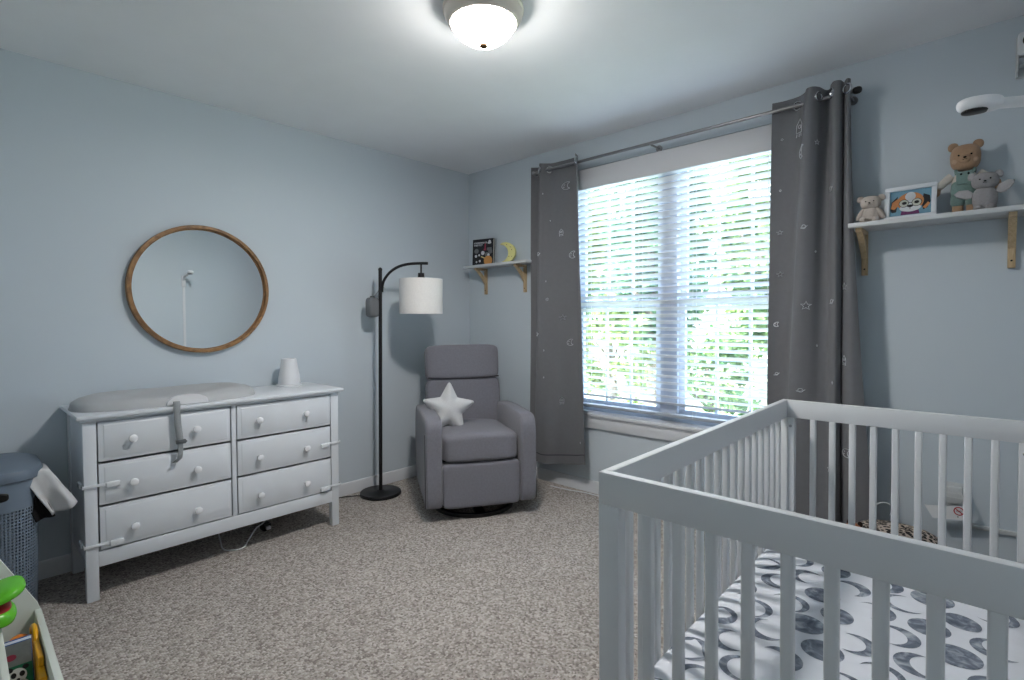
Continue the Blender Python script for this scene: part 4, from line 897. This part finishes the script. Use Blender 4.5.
# ------------------------------------------------------------------ laundry hamper
hm = thing('laundry_hamper', 'blue grey perforated plastic laundry hamper left of the dresser', 'hamper', (0.285, -2.950, 0))
M_ham = mat('slate_plastic', S(104, 117, 132), 0.5, var=0.03, spec=0.4)
def supr(a, p=3.4): return 1/((abs(math.cos(a))**p+abs(math.sin(a))**p)**(1/p))
def hamper_ring(b, z_, sx_, sy_, n_=96): return [b.verts.new((sx_*supr(2*PI*i/n_)*math.cos(2*PI*i/n_), sy_*supr(2*PI*i/n_)*math.sin(2*PI*i/n_), z_)) for i in range(n_)]
def loft(b, specs, n_=96, cap0=True, cap1=True):
    rr = [hamper_ring(b, *s, n_) for s in specs]
    for A, B in zip(rr, rr[1:]):
        for i in range(n_): b.faces.new((A[i], A[(i+1) % n_], B[(i+1) % n_], B[i]))
    if cap0: b.faces.new(rr[0][::-1])
    if cap1: b.faces.new(rr[-1])
def perforated():
    mt = bpy.data.materials.new('perforated_plastic'); mt.use_nodes = True; nt = mt.node_tree; N = nt.nodes; L = nt.links; p = N['Principled BSDF']
    p.inputs['Base Color'].default_value = S(112, 126, 142); p.inputs['Roughness'].default_value = 0.5
    tc = N.new('ShaderNodeTexCoord'); sp_ = N.new('ShaderNodeSeparateXYZ'); L.new(tc.outputs['Object'], sp_.inputs[0])
    at = N.new('ShaderNodeMath'); at.operation = 'ARCTAN2'; L.new(sp_.outputs['Y'], at.inputs[0]); L.new(sp_.outputs['X'], at.inputs[1])
    def mth(op, a, bval):
        n_ = N.new('ShaderNodeMath'); n_.operation = op; L.new(a, n_.inputs[0])
        if isinstance(bval, (int, float)): n_.inputs[1].default_value = bval
        else: L.new(bval, n_.inputs[1])
        return n_.outputs[0]
    u = mth('MULTIPLY', at.outputs[0], 62.0); v = mth('MULTIPLY', sp_.outputs['Z'], 2*PI/0.026)
    s1 = mth('SINE', mth('ADD', u, v), 0); s2 = mth('SINE', mth('SUBTRACT', u, v), 0)
    g = mth('GREATER_THAN', mth('MULTIPLY', s1, s2), 0.32)
    inb = mth('MULTIPLY', mth('GREATER_THAN', sp_.outputs['Z'], 0.05), mth('LESS_THAN', sp_.outputs['Z'], 0.475))
    fac = mth('MULTIPLY', g, inb)
    trn = N.new('ShaderNodeBsdfTransparent'); mx = N.new('ShaderNodeMixShader'); L.new(fac, mx.inputs[0]); L.new(p.outputs[0], mx.inputs[1]); L.new(trn.outputs[0], mx.inputs[2]); L.new(mx.outputs[0], N['Material Output'].inputs[0])
    return mt
b = bmesh.new(); loft(b, [(0.0, 0.185, 0.150), (0.02, 0.195, 0.160), (0.30, 0.205, 0.168), (0.50, 0.212, 0.174), (0.60, 0.216, 0.178)], cap1=False)
obj('basket', b, perforated(), hm)
b = bmesh.new(); loft(b, [(0.585, 0.220, 0.181), (0.588, 0.225, 0.186), (0.610, 0.227, 0.188), (0.625, 0.220, 0.181), (0.634, 0.20, 0.160), (0.634, 0.12, 0.09)], cap0=True); ld = obj('lid', b, M_ham, hm)
b = bmesh.new(); soft(b, (0.207, 0.02, 0.535), (0.012, 0.055, 0.018), 4, 6); obj('handle_hole', b, M_black, hm)
def hang(name, corners, x0, dep, m, label, seed, amp):
    """cloth hanging over the hamper corner: corners A, B (top), C, D (bottom) in (y, z); the top folds back towards the wall by dep"""
    A, B, C_, D = [Vector(c) for c in corners]; b = bmesh.new(); rows_ = []; NV, NU = 26, 22
    for j in range(NV+1):
        v = j/NV*1.5-0.5; r_ = []
        for i in range(NU+1):
            u = i/NU; vv = max(v, 0)
            top = A.lerp(B, u); bo = D.lerp(C_, u); q = top.lerp(bo, vv)
            q = q+Vector((0, 0.018*math.sin(PI*u)*(1-vv)))
            f = amp*(math.sin(u*7+seed+vv*1.5)*0.6+noise.noise(Vector((u*3, vv*2+seed, seed))))*(0.25+vv)
            if v < 0: x = x0+v*2*dep; zz = q.y-0.012*(-v*2)**2
            else: x = x0+0.02*math.sin(min(vv*3, 1.57)); zz = q.y
            r_.append(b.verts.new((x+f, q.x+f*0.3, zz)))
        rows_.append(r_)
    for P_, Q_ in zip(rows_, rows_[1:]):
        for i in range(NU): b.faces.new((P_[i], P_[i+1], Q_[i+1], Q_[i]))
    o = obj(name, b, m, ang=80, solid=0.005); return tag(o, label, 'laundry')
hang('laundry_cloth', [(-2.830, 0.578), (-2.750, 0.600), (-2.664, 0.452), (-2.745, 0.420)], 0.45, 0.22, mat('white_laundry', S(205, 206, 208), 0.9, var=0.04, vscale=20), 'white cloth hanging out of the laundry hamper', 2.0, 0.022)
hang('laundry_cloth', [(-2.852, 0.575), (-2.790, 0.565), (-2.742, 0.412), (-2.800, 0.402)], 0.425, 0.15, mat('black_laundry', S(16, 16, 19), 0.9, var=0.04, vscale=20), 'black cloth hanging below the white one from the hamper', 6.0, 0.012)

# ------------------------------------------------------------------ toy organiser near the viewer
M_bin = mat('bin_white', S(208, 214, 208), 0.5, var=0.01)
BX0, BX1, BYF, BYB = 1.00, 1.95, -2.832, -3.36
to = thing('toy_organizer', 'white wooden toy bin with sloped side at the lower left', 'toy bin', (1.0, -3.1, 0)); tx, ty = 1.0, -3.1
def side_panel(x):
    b = bmesh.new(); pts = [(BYF-ty, 0.0), (BYF-ty, 0.262), (BYF-0.008-ty, 0.292), (-2.924-ty, 0.463), (-3.12-ty, 0.66), (BYB-ty, 0.66), (BYB-ty, 0.0)]
    prism(b, pts, 0.014, T(x-tx, 0, 0)@Matrix(((0, 0, 1, 0), (1, 0, 0, 0), (0, 1, 0, 0), (0, 0, 0, 1))), bev=0.0015); obj('side_panel', b, M_bin, to, tri=True)
side_panel(BX0-0.014); side_panel(BX1)
b = bmesh.new(); box(b, BX0-tx, BX1-tx, BYF-0.017-ty, BYF-ty, 0.03, 0.272, 0.002); obj('front_panel', b, M_bin, to)
b = bmesh.new(); box(b, BX0-tx, BX1-tx, -2.946-ty, -2.931-ty, 0.125, 0.312, 0.002); obj('divider_panel', b, M_bin, to)
b = bmesh.new(); box(b, BX0-tx, BX1-tx, BYB-ty, BYF-0.017-ty, 0.11, 0.124); obj('bottom_panel', b, M_bin, to)
b = bmesh.new(); box(b, BX0-tx, BX1-tx, BYB-ty, BYB+0.012-ty, 0.02, 0.66); obj('back_panel', b, M_bin, to)
b = bmesh.new(); box(b, BX0-tx, BX1-tx, BYB+0.012-ty, -2.946-ty, 0.286, 0.298); obj('upper_shelf', b, M_bin, to)
# crocodile toy in the upper tray
cg = mat('shiny_green_plastic', S(96, 190, 40), 0.25, var=0.02, spec=0.5)
ck = thing('crocodile_toy', 'shiny green toy crocodile with open red mouth in the toy bin', 'toy', (1.13, -2.928, 0.358))
b = bmesh.new(); soft(b, (0, 0.004, 0.050), (0.078, 0.062, 0.020), 2.6, 8, M=R(math.radians(14), 'X')); uj = obj('upper_jaw', b, cg, ck)
b = bmesh.new(); soft(b, (0, -0.020, -0.014), (0.072, 0.054, 0.030), 2.6, 8, M=R(math.radians(-12), 'X')); lj = obj('lower_jaw', b, cg, ck)
b = bmesh.new(); soft(b, (0, -0.06, 0.03), (0.065, 0.028, 0.05), 2.4, 7); obj('jaw_hinge', b, cg, ck)
b = bmesh.new(); soft(b, (0.006, -0.024, 0.008), (0.056, 0.044, 0.018), 2.4, 6); obj('tongue', b, mat('red_plastic', S(176, 34, 40), 0.35, var=0), lj)
for sg in (-1, 1):
    b = bmesh.new(); soft(b, (sg*0.035, -0.046, 0.082), (0.022, 0.022, 0.024), 2, 6); ey = obj('eye', b, cg, uj)
    b = bmesh.new(); soft(b, (sg*0.035+0.006, -0.032, 0.090), (0.012, 0.012, 0.013), 2, 5); obj('pupil', b, M_black, ey)
# board book with panda
bb_ = thing('board_book', 'green board book with panda cover standing in the toy bin', 'book', (1.24, -2.898, 0.127)); bb_.rotation_euler = (math.radians(-3), math.radians(-2), math.radians(84))
BWd, BHt = 0.056, 0.165
b = bmesh.new(); box(b, -BWd/2, BWd/2, -0.012, 0.012, 0, BHt, 0.001)
obj('pages', b, mat('board_pages', S(196, 202, 214), 0.6, var=0.02), bb_)
b = bmesh.new(); box(b, -BWd/2-0.001, BWd/2+0.001, -0.0145, -0.012, -0.001, BHt+0.002, 0.0008); box(b, -BWd/2-0.001, BWd/2+0.001, 0.012, 0.0145, -0.001, BHt+0.002, 0.0008); obj('cover', b, mat('blue_cover', S(56, 92, 150), 0.35, var=0), bb_)
MBk = T(0, -0.0146, 0)@R(PI/2, 'X')
art('green_ground', [rect(-BWd/2, BWd/2, 0, BHt*0.62)], mat('green_print', S(28, 104, 76), 0.4, var=0.04), bb_, MBk, 0.0003)
art('sky_print', [rect(-BWd/2, BWd/2, BHt*0.62, BHt)], mat('grey_print', S(120, 124, 124), 0.4, var=0.1, vscale=60), bb_, MBk, 0.0003)
art('panda_print', [ell(0.020, 0.022, 20, -0.004, 0.072), ell(0.022, 0.03, 20, 0, 0.032)], mat('panda_white', S(222, 224, 222), 0.4, var=0), bb_, MBk, 0.0006)
art('panda_patches', [ell(0.006, 0.008, 12, -0.012, 0.076), ell(0.006, 0.008, 12, 0.006, 0.076), ell(0.004, 0.004, 10, -0.003, 0.062), circ(0.007, 12, -0.019, 0.093), circ(0.007, 12, 0.014, 0.093), ell(0.009, 0.012, 12, 0.016, 0.03), ell(0.009, 0.012, 12, -0.016, 0.025)], M_blk, bb_, MBk, 0.0009)
art('red_print', [ell(0.012, 0.009, 12, -0.015, 0.128)], M_r, bb_, MBk, 0.0006)
# yellow toy truck behind the book
ylw = mat('yellow_plastic', S(226, 164, 24), 0.3, var=0.02, spec=0.5)
yt = thing('toy_digger', 'yellow plastic toy digger in the toy bin beside the panda book', 'toy', (1.20, -2.8595, 0.124))
b = bmesh.new(); box(b, -0.09, 0.16, -0.008, 0.008, 0.0, 0.10, 0.004, 3); box(b, -0.07, 0.10, -0.007, 0.007, 0.10, 0.13, 0.004, 3); obj('body', b, ylw, yt)
b = bmesh.new(); tube(b, cat_rom([(-0.02, 0.0, 0.125), (-0.05, 0, 0.145), (-0.09, 0, 0.145), (-0.13, 0, 0.12), (-0.14, 0, 0.08)], 5), 0.007, 10); obj('scoop_arm', b, ylw, yt)
for x in (-0.05, 0.08):
    b = bmesh.new(); cyl(b, (x, -0.0095, 0.025), (x, -0.007, 0.025), 0.022); obj('wheel', b, M_black, yt)
ob_ = thing('toy_ball', 'orange toy ball behind the panda book in the toy bin', 'toy', (1.09, -2.892, 0.215))
b = bmesh.new(); soft(b, (0, 0, 0), (0.03, 0.03, 0.03), 2, 8); obj('shell', b, mat('orange_plastic', S(214, 120, 24), 0.3, var=0.02), ob_)

# ------------------------------------------------------------------ outdoors: lawn and trees beyond the window
def leafmat(name, a, c):
    mt = bpy.data.materials.new(name); mt.use_nodes = True; nt = mt.node_tree; N = nt.nodes; L = nt.links; p = N['Principled BSDF']; p.inputs['Roughness'].default_value = 0.55
    gi = N.new('ShaderNodeNewGeometry'); rp = N.new('ShaderNodeValToRGB'); rp.color_ramp.elements[0].color = a; rp.color_ramp.elements[1].color = c
    L.new(gi.outputs['Random Per Island'], rp.inputs['Fac']); L.new(rp.outputs['Color'], p.inputs['Base Color'])
    tl = N.new('ShaderNodeBsdfTranslucent'); L.new(rp.outputs['Color'], tl.inputs['Color'])
    mx = N.new('ShaderNodeMixShader'); mx.inputs[0].default_value = 0.35; L.new(p.outputs[0], mx.inputs[1]); L.new(tl.outputs[0], mx.inputs[2]); L.new(mx.outputs[0], N['Material Output'].inputs[0])
    return mt
M_leaf = [leafmat('leaf_green', S(64, 108, 70), S(150, 172, 112)), leafmat('leaf_blue_green', S(58, 102, 86), S(130, 164, 128)), leafmat('leaf_yellow_green', S(98, 130, 78), S(186, 196, 136))]
M_bark = wood('bark', S(96, 86, 78), S(140, 128, 118), (20, 20, 4), 0.9)
g = bmesh.new(); box(g, -26, 20, TH, 40, -0.9, -0.6)
struct('ground', g, mat('lawn', S(176, 182, 158), 0.95, var=0.15, vscale=1.2), 'sunlit lawn outside the window', 'lawn')
def tree(x, y, h, cr_, n, mi, ls, label, name='tree', z0=None, seed=0):
    rn = random.Random(seed); t = thing(name, label, 'tree' if name == 'tree' else 'shrub', (x, y, -0.6), group='trees and shrubs outside the window')
    b = bmesh.new(); base = 0.25*h if name == 'tree' else 0.05*h
    tube(b, cat_rom([(0, 0, 0), (0.05, 0.02, h*0.3), (-0.03, 0.05, h*0.6), (0.02, 0, h*0.92)], 4), [0.05*h**0.7*(1-0.065*k) for k in range(13)], 8)
    for k in range(6):
        a = rn.uniform(0, 2*PI); zb = h*rn.uniform(0.3, 0.7); r = cr_*rn.uniform(.45, .75)
        tube(b, [(0, 0, zb), (r*.5*math.cos(a), r*.5*math.sin(a), zb+0.12*h), (r*math.cos(a), r*math.sin(a), zb+0.2*h)], [0.018*h**.7, 0.012*h**.7, 0.004*h], 6)
    obj('trunk', b, M_bark, t)
    vs_, fs = [], []
    cl_ = []
    for k in range(max(14, n//90)):
        a = rn.uniform(0, 2*PI); q = rn.random()**0.5; zz = rn.uniform(0, 1); rad = cr_*q*math.sqrt(max(0.08, 1-(2*zz-0.85)**2*0.9))
        cl_.append((rad*math.cos(a), rad*math.sin(a), base+(h-base)*zz, cr_*rn.uniform(.16, .34)))
    for k in range(n):
        c_ = cl_[k % len(cl_)]
        d = Vector((rn.gauss(0, 1), rn.gauss(0, 1), rn.gauss(0, .8))).normalized()*c_[3]*rn.random()**.4
        p = Vector(c_[:3])+d; hr = math.hypot(p.x, p.y); p = Vector((p.x*min(1, (cr_-ls)/max(hr, 1e-6)), p.y*min(1, (cr_-ls)/max(hr, 1e-6)), p.z))
        ax = Vector((rn.gauss(0, 1), rn.gauss(0, 1), rn.gauss(0, .6)-0.3)).normalized(); up = (Vector((rn.gauss(0, .6), rn.gauss(0, .6)-.3, 1))).normalized(); sd_ = ax.cross(up).normalized()
        l_ = ls*rn.uniform(.7, 1.3); w_ = l_*0.32; i0 = len(vs_)
        nrm = sd_.cross(ax)*w_*0.25
        vs_ += [p, p+ax*l_*.5+sd_*w_+nrm, p+ax*l_, p+ax*l_*.5-sd_*w_+nrm]; fs += [(i0, i0+1, i0+2, i0+3)]
    me = bpy.data.meshes.new('foliage'); me.from_pydata([tuple(v) for v in vs_], [], fs); me.materials.append(M_leaf[mi])
    o = bpy.data.objects.new('foliage', me); C.objects.link(o); o.parent = t
kinds = ['bright green broadleaf tree outside the window', 'blue green dense tree outside the window', 'yellow green sunlit tree outside the window']
spec = [(-4.5, 7.0, 5.2, 1.2, 2), (-2.0, 7.0, 5.6, 1.2, 1), (0.5, 7.0, 5.2, 1.2, 0), (-6.8, 10.6, 6.6, 1.5, 1), (-3.7, 10.6, 6.4, 1.5, 0), (-0.6, 10.6, 6.8, 1.5, 2), (2.5, 10.6, 6.2, 1.5, 1),
        (-9.3, 15.0, 8.6, 1.85, 2), (-5.5, 15.0, 8.2, 1.85, 1), (-1.7, 15.0, 8.8, 1.85, 0), (2.1, 15.0, 8.4, 1.85, 2)]
for i, (x, y, h, c_, k) in enumerate(spec):
    tree(x, y, h, c_, 6500, k, 0.15+0.004*y, kinds[k], seed=20+i)
sh = [(-2.9, 4.3, 1.8, 0.75, 1), (-1.3, 4.3, 2.1, 0.75, 2), (0.3, 4.3, 1.7, 0.75, 0), (1.9, 4.3, 1.8, 0.75, 1)]
sk = ['leafy green shrub low outside the window', 'blue green shrub low outside the window', 'yellow green shrub low outside the window']
for i, (x, y, h, c_, k) in enumerate(sh):
    tree(x, y, h, c_, 3000, k, 0.11, sk[k], 'shrub', seed=50+i)
